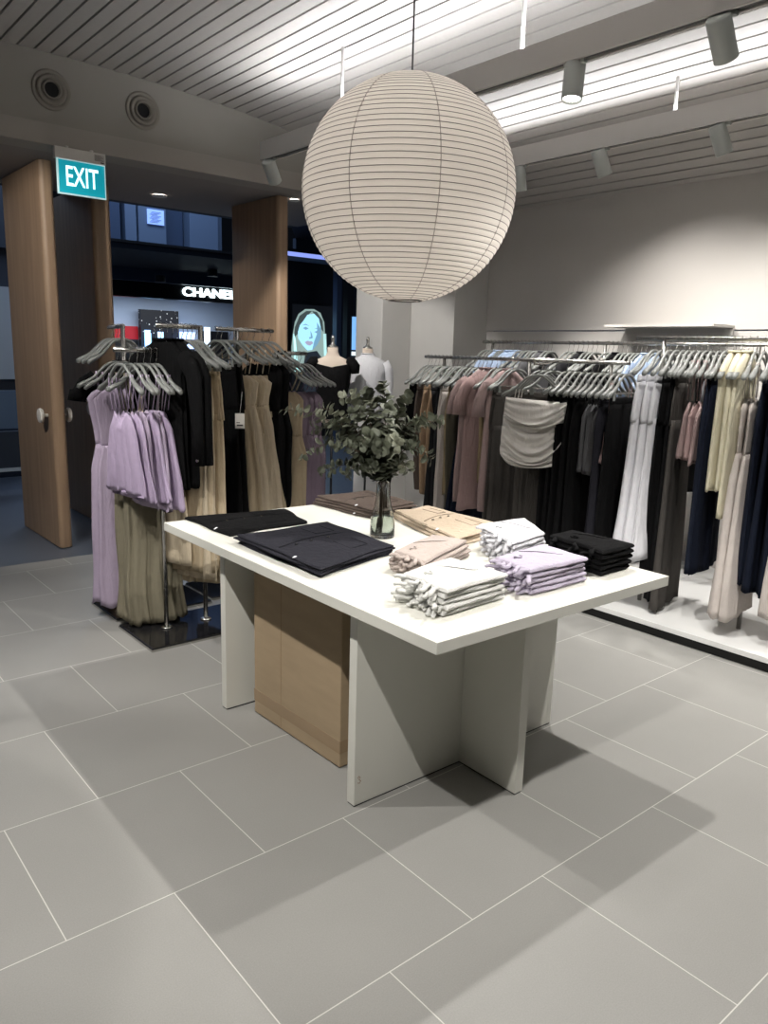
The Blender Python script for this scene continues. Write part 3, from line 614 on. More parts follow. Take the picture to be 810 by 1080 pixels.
for i,x in enumerate((-.80,-.755,-.715,-.68,-.645,-.615)):
    place(x,SY,1.505,(-84,-80,-86,-78,-84,-80)[i],'cami',('purple','purple','lilac','purple','lilac','purple')[i],'lilac camisole top',(.72,.74,.78,.75,.79,.80)[i],'%s from the outer end of the front stand'%ORD[i],i+50,G1,top=-.30,w=.13,hemw=.20,amp=.016,k=7,th=.014)
G4='clothes on the tall arm of the front stand'
for i,x in enumerate((-.585,-.555,-.525,-.497)):
    place(x,SY,1.63,(-74,-80,-76,-84)[i],'sleeve','black','black long-sleeved jacket',.82,'%s from the low arm, front stand'%ORD[i],i+60,G4,sl=.5,w=.15,hemw=.17,slw=.045,buttons=False,cuff=(1 if i==0 else None))
for i,(x,c) in enumerate(((-.47,'beige'),(-.445,'sand'),(-.42,'beige'),(-.395,'beige'))):
    place(x,SY,1.63,(-60,-66,-58,-62)[i],'trousers',c,('beige wide trousers','sand wide trousers','beige pleated trousers','beige cotton trousers')[i],(1.30,1.34,1.37,1.36)[i],'%s beside the bare post'%ORD[i],i+70,G4,clip=True,legh=.095,w=.15)
place(-.575,1.50,1.60,-70,'trousers','sand','cream tapered trousers',1.22,'just behind the black jackets',77,G4,clip=True)
G3='clothes on the third stand'
for i,(x,k_,c,d,L) in enumerate(((.0,'trousers','black','black trousers',1.3),(.03,'trousers','black','black straight trousers',1.3),(.085,'maxi','beige','beige slip dress',1.15),(.115,'maxi','sand','sand strappy dress',1.18),(.165,'maxi','beige','beige pleated dress',1.18),(.21,'maxi','sand','sand gathered dress',1.18),(.255,'maxi','beige','beige strappy dress',1.15),(.32,'maxi','black','black long dress',1.2),(.37,'maxi','black','black slim dress',1.2))):
    place(x,S3,1.64,(-76,-70,-30,-34,-30,-34,-30,-60,-58)[i],k_,c,d,L,'%s from the entrance side, third stand'%ORD[i],i+80,G3,clip=(k_=='trousers'),**(dict(waist=.13,hemw=.24,bust=.155,waistz=.20,top=-.27,amp=.015,k=9) if k_=='maxi' and c!='black' else (dict(waist=.13,hemw=.15,top=-.2) if k_=='maxi' else {})))
for i,(x,c,d) in enumerate(((.45,'beige','champagne satin dress'),(.485,'beige','champagne slip dress'),(.525,'plum','mauve pleated dress'),(.565,'plum','mauve pleated long dress'),(.605,'plum','mauve gathered dress'),(.64,'plum','mauve slim dress'))):
    place(x,S3,1.505,-46,'maxi',c,d,1.28,'%s from its post on the low arm'%ORD[i],i+95,G3,waist=.12,hemw=.15,bust=.13,top=-.24,pleat=4 if c=='plum' else 0,amp=.008)
hc=at(253,444,y=1.66)
hg=empty('price_tag',(hc.x,1.66,hc.z)); tag(hg,'white swing price tag hanging from the beige dresses','tag')
MB().box(-.028,.028,-.001,.001,-.045,.045).obj('card',plain('card_white',(225,222,215),.7),hg); MB().tube([(0,0,.045),(.01,.06,.17)],.001,4).obj('string',plain('string',(230,230,225),.8),hg)
mb=MB().box(-.018,.018,-.0016,-.001,-.03,-.022).box(-.02,.0,-.0016,-.001,-.012,-.008); mb.obj('printed_price',plain('ink3',(40,40,40),.8),hg)
hg.rotation_euler=(0,0,math.radians(-35))
# ================================================================ FOLDED CLOTHES ON THE TABLE
def plate(c4,z0,H,seed,edge=.014,nx=26,ny=22,bow=0,und=.0,sag=0,wave=.004,rag=.0025):
    """soft folded layer: corners c4 = (u,v) near-left, near-right, far-right, far-left in world xy"""
    r=random.Random(seed); ph=[r.uniform(0,6.28) for _ in range(8)]; top=[];bot=[]
    def P(s_,t_):
        a=[(c4[0][i]*(1-s_)+c4[1][i]*s_)*(1-t_)+(c4[3][i]*(1-s_)+c4[2][i]*s_)*t_ for i in (0,1)]
        k=bow*math.sin(PI*s_)*(2*t_-1)
        dx=rag*math.sin(9*t_+ph[0])*(abs(2*s_-1)**4)+rag*math.sin(5*s_+ph[2])*.5; dy=rag*math.sin(8*s_+ph[1])*(abs(2*t_-1)**4)-k
        return a[0]+dx,a[1]+dy
    Lx=math.hypot(c4[1][0]-c4[0][0],c4[1][1]-c4[0][1]); Ly=math.hypot(c4[3][0]-c4[0][0],c4[3][1]-c4[0][1])
    def warp(i,n): # concentrate samples at the border
        t_=i/n; return .5-.5*math.cos(PI*t_)
    vt=[];vb=[]
    for j in range(ny+1):
        for i in range(nx+1):
            s_,t_=warp(i,nx),warp(j,ny); x_,y_=P(s_,t_); d=min(s_*Lx,(1-s_)*Lx,t_*Ly,(1-t_)*Ly)
            q=max(0,1-min(d/edge,1)); h=math.sqrt(max(0,1-q*q))*H/2
            U=und*(math.sin(3.1*s_+ph[3])*math.sin(2.3*t_*PI+ph[4])*.5+.5)+sag*math.sin(PI*s_)*math.sin(PI*t_)
            wv=wave*(math.sin(11*s_+4*t_+ph[5])+math.sin(7*t_-5*s_+ph[6]))*.25*min(1,d/.03)
            zc=z0+H/2+U; vt.append((x_,y_,zc+h+wv)); vb.append((x_,y_,zc-h*1.0))
    n=(nx+1)*(ny+1); fs=[]
    for j in range(ny):
        for i in range(nx):
            a=j*(nx+1)+i; fs.append((a,a+1,a+nx+2,a+nx+1)); fs.append((n+a,n+a+nx+1,n+a+nx+2,n+a+1))
    for i in range(nx):
        fs.append((i,n+i,n+i+1,i+1)); a=ny*(nx+1)+i; fs.append((a,a+1,n+a+1,n+a))
    for j in range(ny):
        a=j*(nx+1); fs.append((a,a+nx+1,n+a+nx+1,n+a)); a=j*(nx+1)+nx; fs.append((a,n+a,n+a+nx+1,a+nx+1))
    mb=MB(); mb.add(vt+vb,fs); mb.P=P; return mb
def bil(c4,s_,t_): return [(c4[0][i]*(1-s_)+c4[1][i]*s_)*(1-t_)+(c4[3][i]*(1-s_)+c4[2][i]*s_)*t_ for i in (0,1)]
def shrink(c4,r,j): return [(p[0]+r.uniform(-j,j),p[1]+r.uniform(-j,j)) for p in c4]
def knit_stack(c4,n,H,col,desc,place_,seed,gp,ties=3,side=0):
    r=random.Random(seed); m=FAB[col]
    for k in range(n):
        z0=TZ+.001+k*(H+.0008); c=shrink(c4,r,.007)
        lvl='bottom' if k==0 else ('top' if k==n-1 else ORD[k]+' from bottom')
        e=empty('folded_shirt',(0,0,0)); tag(e,'folded %s, %s of the stack %s'%(desc,lvl,place_),'folded clothing',gp)
        top=(k==n-1)
        pb=plate(c,z0,H,seed*31+k,edge=H*.55,sag=.010 if top else 0,wave=.006 if top else .001,bow=.0)
        pb.obj('folded_body',m,e,smooth=True)
        # shade in the split of the double fold, put in as a darker tube
        pts=[]
        for i in range(15):
            s_=.02+.96*i/14; x_,y_=bil(c,s_,0); pts.append((x_,y_-.0012+.0005*math.sin(i),z0+H*.5+.0012*math.sin(i*.9+k)))
        MB().tube(pts,.0011,4).obj('fold_shade_line',fab('shade_'+col,tuple(int(v*.72) for v in (FABRGB[col])),.95),e)
        # rolled sleeve ends and ties at the loose side
        for q in range(ties):
            t_=(q+.5)/ties+r.uniform(-.08,.08); x0,y0=bil(c,.03,max(.06,min(.94,t_)))
            L=r.uniform(.032,.062); a=math.atan2(c[0][1]-c[1][1],c[0][0]-c[1][0])+r.uniform(-.7,.7); rad=r.uniform(.0075,.0105)
            p=[]
            for w_ in range(6):
                f=w_/5; p.append((x0+math.cos(a+f*1.2*(r.random()-.5))*L*f,y0+math.sin(a)*L*f+.006*math.sin(f*4+q),max(TZ+.0085,z0+H*.5-f*.004*(k>0)+.004*math.sin(f*5+q))))
            MB().tube(p,[rad*.6,rad,rad*1.05,rad,rad*.95,rad*.7],9,r2=[.004,.0058,.0066,.0066,.006,.005],up=(0,0,1)).obj('rolled_strap',m,e,smooth=True)
        if top:
            pts=[]
            for i in range(13):
                f=i/12; x_,y_=bil(c,.40+.36*f,.90-.62*math.sin(f*PI*.5)); pts.append((x_,y_,z0+H+.0125*math.sin(PI*(.40+.36*f))*math.sin(PI*(.9-.62*math.sin(f*PI*.5)))+.0005))
            MB().tube(pts,.0016,5).obj('neckline',fab('shade_'+col,(10,10,10)),e)  # crease shade along the neckline, painted as a darker tube
            pts=[]
            for i in range(12):
                f=i/11; x_,y_=bil(c,.12+.16*f,.62+.06*math.sin(f*9)); pts.append((x_,y_,z0+H+.009+.002*math.sin(f*12)))
            MB().tube(pts,.0028,6).obj('knot',m,e,smooth=True)
FABRGB=dict(offwhite=(206,206,202),oat=(176,164,157),lilac_knit=(182,174,190),black=(13,13,14),white=(208,208,212))
def flat_stack(c4,n,H,col,desc,place_,seed,gp,lab=None,fold=False):
    r=random.Random(seed); m=FAB[col]
    for k in range(n):
        z0=TZ+.001+k*(H+.0006); c=shrink(c4,r,.012)
        lvl='bottom' if k==0 else ('top' if k==n-1 else ORD[k]+' from bottom')
        if n==1: lvl='single one'
        e=empty('folded_garment',(0,0,0)); tag(e,'folded %s, %s of the pile %s'%(desc,lvl,place_),'folded clothing',gp)
        top=k==n-1
        plate(c,z0,H,seed*13+k,edge=.008,sag=.006 if top else 0,wave=.005 if top else .001,rag=.005,bow=.014).obj('folded_panel',m,e,smooth=True)
        if fold:
            cc=[bil(c,.0,.0),bil(c,1,.0),bil(c,1,.14),bil(c,0,.14)]
        if top:
            dk=fab('shadeline_'+col,tuple(int(v*.6) for v in fold_rgb[col]),.95)
            def zt(s_,t_): return z0+H+.0062*math.sin(PI*s_)*math.sin(PI*t_)+.0014
            mb=MB(); mb.tube([(*bil(c,s_,.52+.05*math.sin(s_*3)),zt(s_,.52)) for s_ in [i/20 for i in range(1,20)]],.0013,5); mb.obj('centre_seam',dk,e)
            for (s0,s1,t0,t1) in ((.58,.80,.64,.86),(.55,.78,.16,.38)):
                mb=MB().tube([(*bil(c,s0,t1),zt(s0,t1)),(*bil(c,s0,t0),zt(s0,t0)),(*bil(c,s1,t0),zt(s1,t0)),(*bil(c,s1,t1),zt(s1,t1))],.001,4); mb.obj('pocket_outline',dk,e)
            for s_ in (.22,.40,.60):
                x_,y_=bil(c,s_,.50); MB().lathe([(0,0),(.0065,0),(.006,.002),(0,.0025)],14,(x_,y_,zt(s_,.5)+.0008)).obj('button',CHROME,e)
        if r.random()<.5 or top:
            x_,y_=bil(c,.02,.3); MB().tube([(x_,y_,z0+H+.001),(x_-.018,y_-.01,z0+H*.6+.004)],[.006,.004],8,r2=[.002,.0015]).obj('size_tag',FAB['white'],e)
fold_rgb=dict(black=(30,30,32),midblack=(50,50,56),brown=(84,74,68),camel=(184,168,148))
def q(*pts): return [tuple(at(px,py,z=TZ+.02)[:2]) for px,py in pts]
KG='folded knit tops on the table'; WG='folded woven clothes on the table'
# order of corners: near-left, near-right, far-right, far-left
flat_stack([(-.745,.375),(-.345,.425),(-.262,.715),(-.755,.79)],1,.016,'black','black button skirt','at the far corner of the table',1,WG)
flat_stack([(-.79,-.335),(-.345,-.215),(-.315,.275),(-.79,.262)],4,.0095,'midblack','faded black jeans','along the long table edge',2,WG)
flat_stack([(-.02,.315),(.27,.36),(.275,.755),(-.045,.775)],4,.012,'brown','dark brown trousers','behind the vase',3,WG)
flat_stack([(-.085,-.285),(.284,-.235),(.286,.285),(.07,.30)],3,.014,'camel','camel trousers','beside the vase',4,WG)
knit_stack([(-.72,-.875),(-.425,-.862),(-.43,-.60),(-.70,-.66)],5,.017,'offwhite','ivory knit top','at the nearest table corner',5,KG,5)
knit_stack([(-.50,-.555),(-.135,-.41),(-.20,-.262),(-.50,-.37)],4,.017,'oat','oatmeal knit top','behind the ivory corner stack',6,KG,5)
knit_stack([(-.33,-.885),(-.03,-.885),(.0,-.66),(-.30,-.70)],5,.017,'lilac_knit','pale lilac knit top','on the short table edge',7,KG,5)
knit_stack([(-.12,-.625),(.12,-.575),(.265,-.35),(.01,-.33)],6,.016,'white','white knit top','in the middle of the table',8,KG,5)
knit_stack([(.06,-.885),(.262,-.885),(.262,-.60),(.11,-.61)],5,.019,'black','black knit top','beyond the lilac one',9,KG,3)
# ================================================================ VASE AND EUCALYPTUS
VX,VY=at(403,566,z=TZ)[:2]
v=empty('glass_vase',(VX,VY,TZ)); tag(v,'clear glass bottle vase half filled with water on the table','vase')
GL=mat('clear_glass',(245,250,248),.02,trans=1,ior=1.45); WAT=mat('vase_water',(235,238,228),.0,trans=1,ior=1.33)
MB().lathe([(0,.001),(.050,.001),(.053,.006),(.053,.06),(.050,.09),(.037,.135),(.031,.17),(.030,.235),(.035,.262),(.0325,.262),(.0275,.235),(.0285,.17),(.0345,.135),(.0475,.09),(.0505,.06),(.0505,.012),(0,.010)],40).obj('glass_body',GL,v,smooth=True)
MB().lathe([(0,.0105),(.0500,.0125),(.0500,.06),(.0470,.088),(0,.088)],40).obj('water',WAT,v,smooth=True)
LEAF=mat('eucalyptus_leaf',(76,80,66),.6,noise=.3,nscale=14); LEAF2=mat('eucalyptus_leaf_pale',(104,107,91),.6,noise=.22,nscale=14); STEM=plain('eucalyptus_stem',(70,56,44),.8)
rb=random.Random(11)
ends=[(298,432,.05),(318,482,-.04),(330,452,.08),(338,430,-.02),(352,470,-.1),(349,446,.0),(362,420,.1),(372,436,-.08),(384,416,.05),(392,424,-.02),(404,404,.0),(410,432,-.1),(422,436,.08),(431,420,.15),(440,446,-.02),(452,440,.1),(466,446,.02),(455,484,-.05),(436,468,.05),(364,502,-.06),(340,500,.02),(420,470,-.12),(380,470,-.14),(400,478,-.15),(430,497,-.05),(388,497,-.06),(372,486,.1),(405,456,.12)]
def frame(d):
    d=d.normalized(); a=d.cross(Vector((0,0,1))); a=a.normalized() if a.length>.01 else Vector((1,0,0)); return d,a,a.cross(d)
EO=['reaching farthest toward the dresses','low and pointing toward the entrance','second tier toward the entrance','above the low entrance-side sprig','short and forward of the stack','mid height toward the stands','tall sprig nearest the mannequins','tucked left of the centre','upright beside the white mannequin','upright close behind the centre','tallest, standing straight above the vase','central and leaning to the viewer','just beyond the tallest sprig','curling toward the pillar','mid height on the rail side','reaching over the tan skirts','reaching farthest toward the rail','low and drooping on the rail side','short one on the rail side','lowest, drooping beside the neck','drooping low over the dark jeans','short one facing the camera','dense one left of the neck','dense one above the neck','drooping over the camel trousers','short one at the bottle neck','behind the low sprigs','hidden in the middle of the bunch']
for i,(px,py,dd) in enumerate(ends):
    b0=Vector((VX+rb.uniform(-.022,.022),VY+rb.uniform(-.022,.022),TZ+.016)); neck=Vector((VX+rb.uniform(-.016,.016),VY+rb.uniform(-.016,.016),TZ+.2))
    e0=at(px,py,x=VX); vd=(Vector((VX,VY,TZ+.4))-CAM).normalized(); tt=(Vector((VX,VY,TZ+.4))-CAM).dot(vd); rd=(e0-CAM).normalized(); e1=CAM+rd*(tt/rd.dot(vd)+dd*1.0)
    ctrl=neck+Vector((0,0,.13+.2*rb.random()))+(e1-neck)*.3; b0=b0 if i%3==0 else neck-Vector((0,0,.07)); pts=[b0,(b0+neck)/2,neck]
    for k in range(1,15):
        t_=k/14; pts.append(neck*(1-t_)**2+ctrl*2*t_*(1-t_)+e1*t_*t_)
    br=empty('eucalyptus_branch',(0,0,0)); tag(br,'leafy eucalyptus sprig in the vase, '+EO[i],'branch','eucalyptus sprigs in the glass vase')
    rads=[.0018]*3+[.0021-.0012*k/14 for k in range(1,15)]
    MB().tube(pts,rads,5).obj('stem',STEM,br,smooth=True)
    mb=MB(); n=0
    for k in range(4,17):
        for sub in (0,.5):
            if k==16 and sub: continue
            p=pts[k] if not sub else (pts[k]+pts[min(k+1,16)])/2; d,a,bb=frame(pts[min(k+1,16)]-pts[k-1]); an=rb.uniform(0,PI)
            for sgn in (0,PI):
                if rb.random()<.12: continue
                o=(a*math.cos(an+sgn)+bb*math.sin(an+sgn)); o=(o*.9+d*rb.uniform(-.1,.6)).normalized(); sz=rb.uniform(.0145,.024)*(1-.25*(k/16)**3)
                nrm=(d*.9+Vector((rb.uniform(-.6,.6),rb.uniform(-.6,.6),rb.uniform(-.3,.8)))).normalized(); sd=o.cross(nrm).normalized(); c=p+o*(sz+.004); up=sd.cross(o).normalized()
                vs=[c+up*sz*.18]
                for w_ in range(9):
                    a_=2*PI*w_/9; vs.append(c+o*math.cos(a_)*sz*1.08+sd*math.sin(a_)*sz+up*(-.12*sz*math.cos(2*a_)))
                vs.append(p); fs=[(0,w_+1,(w_+1)%9+1) for w_ in range(9)]
                mb.add(vs[:10],fs); mb.tube([p,c-o*sz*.9],.0006,3)
    mb.obj('leaves',LEAF2 if i%3==0 else LEAF,br,smooth=False)
# ================================================================ MANNEQUINS
SKIN=plain('mannequin_linen',(196,182,168),.8)
def mann(px,y,label,col,white):
    p=at(px,364,y=y); e=empty('mannequin',(p.x,y,0),math.radians(-42)); e.scale=(.9,.9,1); tag(e,label,'mannequin')
    def el(rows,n=36): return [[(w*math.cos(2*PI*k/n)*1.0,t_*math.sin(2*PI*k/n),z) for k in range(n)] for z,w,t_ in rows]
    MB().rings(el([(.95,.13,.09),(1.05,.125,.09),(1.15,.12,.085),(1.26,.145,.10),(1.34,.155,.105),(1.41,.165,.085),(1.455,.145,.07),(1.475,.10,.06),(1.49,.062,.055),(1.52,.05,.05),(1.555,.048,.048)])).obj('torso',SKIN,e,smooth=True)
    MB().lathe([(0,1.556),(.047,1.556),(.045,1.566),(.02,1.578),(.013,1.60),(.016,1.63),(.013,1.65),(0,1.652)],24).obj('neck_cap',CHROME,e,smooth=True)
    MB().tube([(0,0,.12),(0,0,.96)],.011,12).obj('pole',plain('pole_black',(20,20,22),.5),e,smooth=True)
    MB().lathe([(0,.105),(.14,.105),(.14,.113),(0,.118)],32).obj('base_disc',plain('pole_black2',(20,20,22),.5),e)
    r=random.Random(int(px)); m=FAB[col]
    if white:
        rs=el([(.98,.158,.115),(1.05,.155,.112),(1.15,.145,.108),(1.26,.165,.12),(1.34,.175,.124),(1.41,.184,.102),(1.458,.156,.082),(1.478,.108,.07),(1.492,.072,.064),(1.512,.056,.056)])
        MB().rings(rs,False,False).obj('knit_top',m,e,smooth=True)
        for sx in (-1,1): MB().tube([(sx*.155,0,1.44),(sx*.195,.0,1.38),(sx*.205,.01,1.25),(sx*.2,-.01,1.1),(sx*.195,-.02,.98)],[.05,.048,.044,.04,.036],14).obj('sleeve',m,e,smooth=True)
        MB().tube([(.057*math.cos(2*PI*k/20),.057*math.sin(2*PI*k/20),1.513) for k in range(20)],.006,6,closed=True).obj('collar',m,e,smooth=True)
    else:
        rs=[]
        for z,w,t_,dp in ((.98,.155,.11,0),(1.08,.145,.105,0),(1.16,.135,.10,0),(1.26,.16,.118,0),(1.33,.168,.12,0),(1.40,.176,.10,.0),(1.43,.168,.09,.03)):
            rs.append([(w*math.cos(2*PI*k/40)*(1+.02*math.sin(9*k)),t_*math.sin(2*PI*k/40)*(1+.02*math.sin(7*k)),z-dp*(1-abs(math.cos(2*PI*k/40)))) for k in range(40)])
        MB().rings(rs,False,False).obj('black_top',m,e,smooth=True)
        for sx in (-1,1): MB().tube([(sx*.13,0,1.455),(sx*.17,0,1.44),(sx*.205,.0,1.40),(sx*.21,.0,1.35)],[.03,.05,.05,.035],14,r2=[.05,.07,.075,.06],up=(0,1,0)).obj('puff_sleeve',m,e,smooth=True)
    return e
mann(351,2.78,'headless mannequin bust in a black puff-sleeved top','black',False)
mann(388,2.78,'headless mannequin bust in a white long-sleeved knit top','white',True)
pl=empty('window_plinth',(0,0,0)); tag(pl,'low white plinth under the two mannequins by the pillar','plinth')
box('plinth_top',PLW,1.15,2.2,2.35,3.0,.075,.105,pl,bevel=.002); box('plinth_base',plain('plinth_base',(150,150,150),.6),1.18,2.17,2.38,2.97,.0,.075,pl)
# ================================================================ SHOPPING MALL BEYOND THE SHOP FRONT
BLUE=plain('mall_panel_blue',(58,72,96),.45); BLUE2=plain('mall_panel_pale',(96,112,136),.4); DK=plain('mall_dark',(14,16,21),.6); DKB=plain('mall_dark_blue',(34,42,56),.6)
Y=14
# upper storey bulkhead of boxy panels, seen above the far shop
hd=[(104,128),(133,145),(147,176),(176,202),(203,233),(234,247)]
bk=empty('bulkhead',(0,0,0)); tag(bk,'upper storey bulkhead of blue-grey boxy panels above the black shop sign','bulkhead')
for i,(a,b_) in enumerate(hd):
    p0=at(a,262,y=12.0); p1=at(b_,262,y=12.0); z0=at((a+b_)/2,257+ (a-104)*.09,y=12.0).z
    box('bulkhead_panel',(BLUE,BLUE2,BLUE2,BLUE,BLUE2,BLUE2)[i],p0.x,p1.x,12.0+(0,.0,.0,.35,.1,.5)[i],12.9,z0,6.2,bk,bevel=.01)
p0=at(155,220,y=11.98); p1=at(173,238,y=11.98)
po=empty('backlit_poster',(p0.x,11.97,p1.z)); tag(po,'small pale backlit poster mounted on the upper bulkhead','poster')
pw_,ph_=p1.x-p0.x,p0.z-p1.z
box('poster_face',glow('poster_glow',(120,150,215),.75),0,pw_,0,.02,0,ph_,po); mb=MB()
for k in range(9): mb.box(pw_*(.12+.07*(k%3)),pw_*(.62+.1*(k%3)),-.006,-.001,ph_*(.12+k*.085),ph_*(.15+k*.085))
mb.obj('poster_lines',plain('poster_ink',(70,100,170),.6),po)
ce=empty('slatted_canopy',(0,0,0)); tag(ce,'dark slatted canopy below the upper storey bulkhead','canopy')
z=at(170,272,y=12.).z
box('canopy_deck',DK,-2,12,10.5,13.6,z+.02,z+.06,ce)
mb=MB()
for k in range(26): mb.box(-2,12,10.6+k*.115,10.64+k*.115,z-.07,z+.02)
mb.obj('canopy_slats',DKB,ce)
box('canopy_edge',plain('edge_blue',(48,60,82),.5),-2,12,13.6,13.75,at(170,298,y=13.6).z,z-.02,ce)
# far shop with black fascia sign
fz0=at(170,315,y=Y).z; fz1=at(170,292,y=Y).z
sf=empty('shop_sign',(0,0,0)); tag(sf,'black shop fascia with glowing white capital letters across the mall','shop sign')
box('sign_board',plain('fascia_black',(6,6,8),.3),1.5,9.4,Y,Y+.25,fz0,fz1+.4,sf)
tl=at(192,306,y=Y); tr=at(243,313,y=Y); mid=(at(216,309.5,y=Y))
sl=text('sign_letters','CHANEL',.26,glow('sign_glow',(225,245,250),2.6),(0,Y-.03,mid.z),(PI/2,0,0),sf,ext=.02,sx=1,bold=.006)
xsv=[v_.co.x for v_ in sl.data.vertices]; wd=max(xsv)-min(xsv); k_=(at(241,313,y=Y).x-at(192,306,y=Y).x)/(wd*.865); sl.scale=(k_,1,1); sl.location.x=at(192,306,y=Y).x-min(xsv)*k_
for i,(px,py,yy) in enumerate(((224,291,12.5),(169,297,13.2),(355,303,9.5),(389,224,7.))):
    p=at(px,py,y=yy); d=empty('downlight',tuple(p)); tag(d,('round mall downlight just above the glowing letters','faint round mall downlight on the dark canopy','round mall downlight above the lit portrait','small mall downlight near the lantern edge')[i],'downlight','mall ceiling downlights')
    MB().lathe([(0,0),(.07+.02*(i<2),0),(.07+.02*(i<2),-.01),(0,-.01)],20).obj('lens',LAMP,d); MB().lathe([(.07+.02*(i<2),0),(.11,0),(.11,-.012),(.07+.02*(i<2),-.012)],20).obj('trim_ring',DKB,d)
    MB().lathe([(0,.0),(.1,.0),(.1,.12),(0,.12)],16).obj('can',DK,d)
WB=plain('far_shop_white',(176,190,210),.6)
IN=Y+5
st(box('wall_far_shop',WB,1.5,12,IN,IN+.1,0,3.4)); st(box('wall_far_shop_side',WB,1.4,1.5,Y,IN,0,3.2)); st(box('ceiling_far_shop',plain('far_ceiling',(120,126,136),.6),1.5,12,Y+.3,IN,3.02,3.08)); st(box('floor_far_shop',plain('far_floor',(70,74,82),.3),1.5,12,Y,IN,-.003,.01))
mb=MB()
for k in range(5): mb.box(1.5,12,Y+.8+k*.8,Y+.84+k*.8,2.93,2.97)
o=mb.obj('ceiling_track',DK); tag(o,'black lighting tracks on the far shop ceiling','lighting track')
def wallitem(name,px0,px1,py0,py1,m,label,cat,yy=None,dp=.1):
    yy=yy or IN-.12; a=at(px0,py0,y=yy); b_=at(px1,py1,y=yy); o=empty(name,(0,0,0)); box('face_panel',m,a.x,b_.x,yy,yy+dp,b_.z,a.z,o); box('support',plain('support',(40,42,48),.5),a.x+.01,b_.x-.01,yy+.01,yy+dp,.008,b_.z,o); tag(o,label,cat); return o
spark=bpy.data.materials.new('sparkle_panel'); spark.use_nodes=True; nt=spark.node_tree; b_=nt.nodes['Principled BSDF']; vo=nt.nodes.new('ShaderNodeTexVoronoi'); vo.inputs['Scale'].default_value=9; tc=nt.nodes.new('ShaderNodeTexCoord'); nt.links.new(tc.outputs['Object'],vo.inputs['Vector'])
ma=nt.nodes.new('ShaderNodeMath'); ma.operation='LESS_THAN'; ma.inputs[1].default_value=.16; nt.links.new(vo.outputs['Distance'],ma.inputs[0]); mxx=nt.nodes.new('ShaderNodeMix'); mxx.data_type='RGBA'; nt.links.new(ma.outputs[0],mxx.inputs['Factor']); mxx.inputs['A'].default_value=lin((14,15,24)); mxx.inputs['B'].default_value=lin((230,225,220)); nt.links.new(mxx.outputs['Result'],b_.inputs['Base Color'])
wallitem('sparkling_partition',148,190,326,400,spark,'black wall panel dotted with white sparkles inside the far shop','wall panel',IN-.35,.15)
wallitem('red_display',115,146,343,358,plain('red',(190,30,40),.5),'red backed display niche in the far shop','display')
wallitem('black_display_shelf',115,146,359,378,plain('blk',(14,14,16),.5),'black display shelf below the red niche','display')
wallitem('lit_display_case',153,160,348,375,glow('panel_glow',(150,200,255),1.3),'glowing pale blue panel in front of the sparkly wall','screen',IN-.6,.05)
wallitem('lit_display_case',167,173,350,375,glow('panel_glow2',(170,215,255),1.3),'slim glowing panel beside the sparkly wall edge','screen',IN-.6,.05)
wallitem('lit_display_case',190,206,350,368,glow('panel_glow3',(170,200,255),1.1),'bright blueish display case in the far shop','screen',IN-.6,.05)
wallitem('dark_display',214,241,349,380,plain('blk2',(20,20,24),.4),'dark product display at the far shop wall','display')
wallitem('white_display',216,222,345,372,glow('panel_glow4',(215,235,255),1.0),'narrow white lit pillar in front of the dark display','screen',IN-.7,.05)
# portrait light box and its dark wall
PY=9.0
a=at(306,300,y=PY); c=at(358,300,y=PY)
st(box('wall_mall_screen',plain('screen_wall',(17,19,24),.5),a.x-.25,at(357,300,y=PY).x,PY+.12,PY+.3,0,3.2))
lbx0=at(309,330,y=PY).x; lbx1=at(354,330,y=PY).x; lz0=at(330,445,y=PY).z; lz1=at(330,322,y=PY).z
lb=empty('portrait_lightbox',(lbx0,PY,lz0)); tag(lb,'backlit portrait poster of a long-haired person on the dark mall wall','poster')
W_,H_=lbx1-lbx0,lz1-lz0
box('lightbox_frame',plain('lb_frame',(10,10,12),.4),-.03,W_+.03,.02,.12,-.03,H_+.03,lb); box('backdrop',glow('lb_bg',(14,16,20),.5),0,W_,.01,.02,0,H_,lb)
def U(px,py,dy=0): p=at(px,py,y=PY); return (p.x-lbx0,-dy,p.z-lz0)
def poly(name,pts,m,dy,th=.004):
    f=[U(px,py,dy) for px,py in pts]; n=len(f); mb=MB(); mb.add(f+[(x_,y_+th,z_) for x_,y_,z_ in f],[tuple(range(n)),tuple(range(2*n-1,n-1,-1))]+[(i,i+n,(i+1)%n+n,(i+1)%n) for i in range(n)]); return mb.obj(name,m,lb)
hair=glow('lb_hair',(122,142,138),.8); hair2=glow('lb_hair_dark',(62,72,72),.6); face=glow('lb_face',(142,192,212),.95); fs=glow('lb_face_shade',(100,140,165),.8)
poly('hair',[(309,352),(311,340),(315,331),(322,326),(331,326),(338,330),(342,340),(343,356),(345,372),(346,390),(344,404),(338,406),(334,392),(312,392),(307.5,382),(307.5,366)],hair,.0)
poly('hair_parting',[(311,345),(316,333),(323,328),(329,328),(324,333),(319,342),(314,352),(310,356)],hair2,.005)
poly('hair_shadow',[(329,328),(334,329),(340,338),(341,350),(337,345),(334,335)],hair2,.005)
poly('coat',[(322,372),(334,370),(341,380),(344,400),(343,425),(325,425),(318,400)],glow('lb_coat',(34,40,48),.6),.006)
poly('face',[(320,338),(324,332),(331,331),(336,336),(338,346),(338,356),(334,364),(329,369),(324,369.5),(319,364),(314.5,357),(314,350),(316,343)],face,.010)
poly('cheek_shade',[(334,340),(338,347),(338,356),(334,364),(329,369),(331,360),(334,352)],fs,.013)
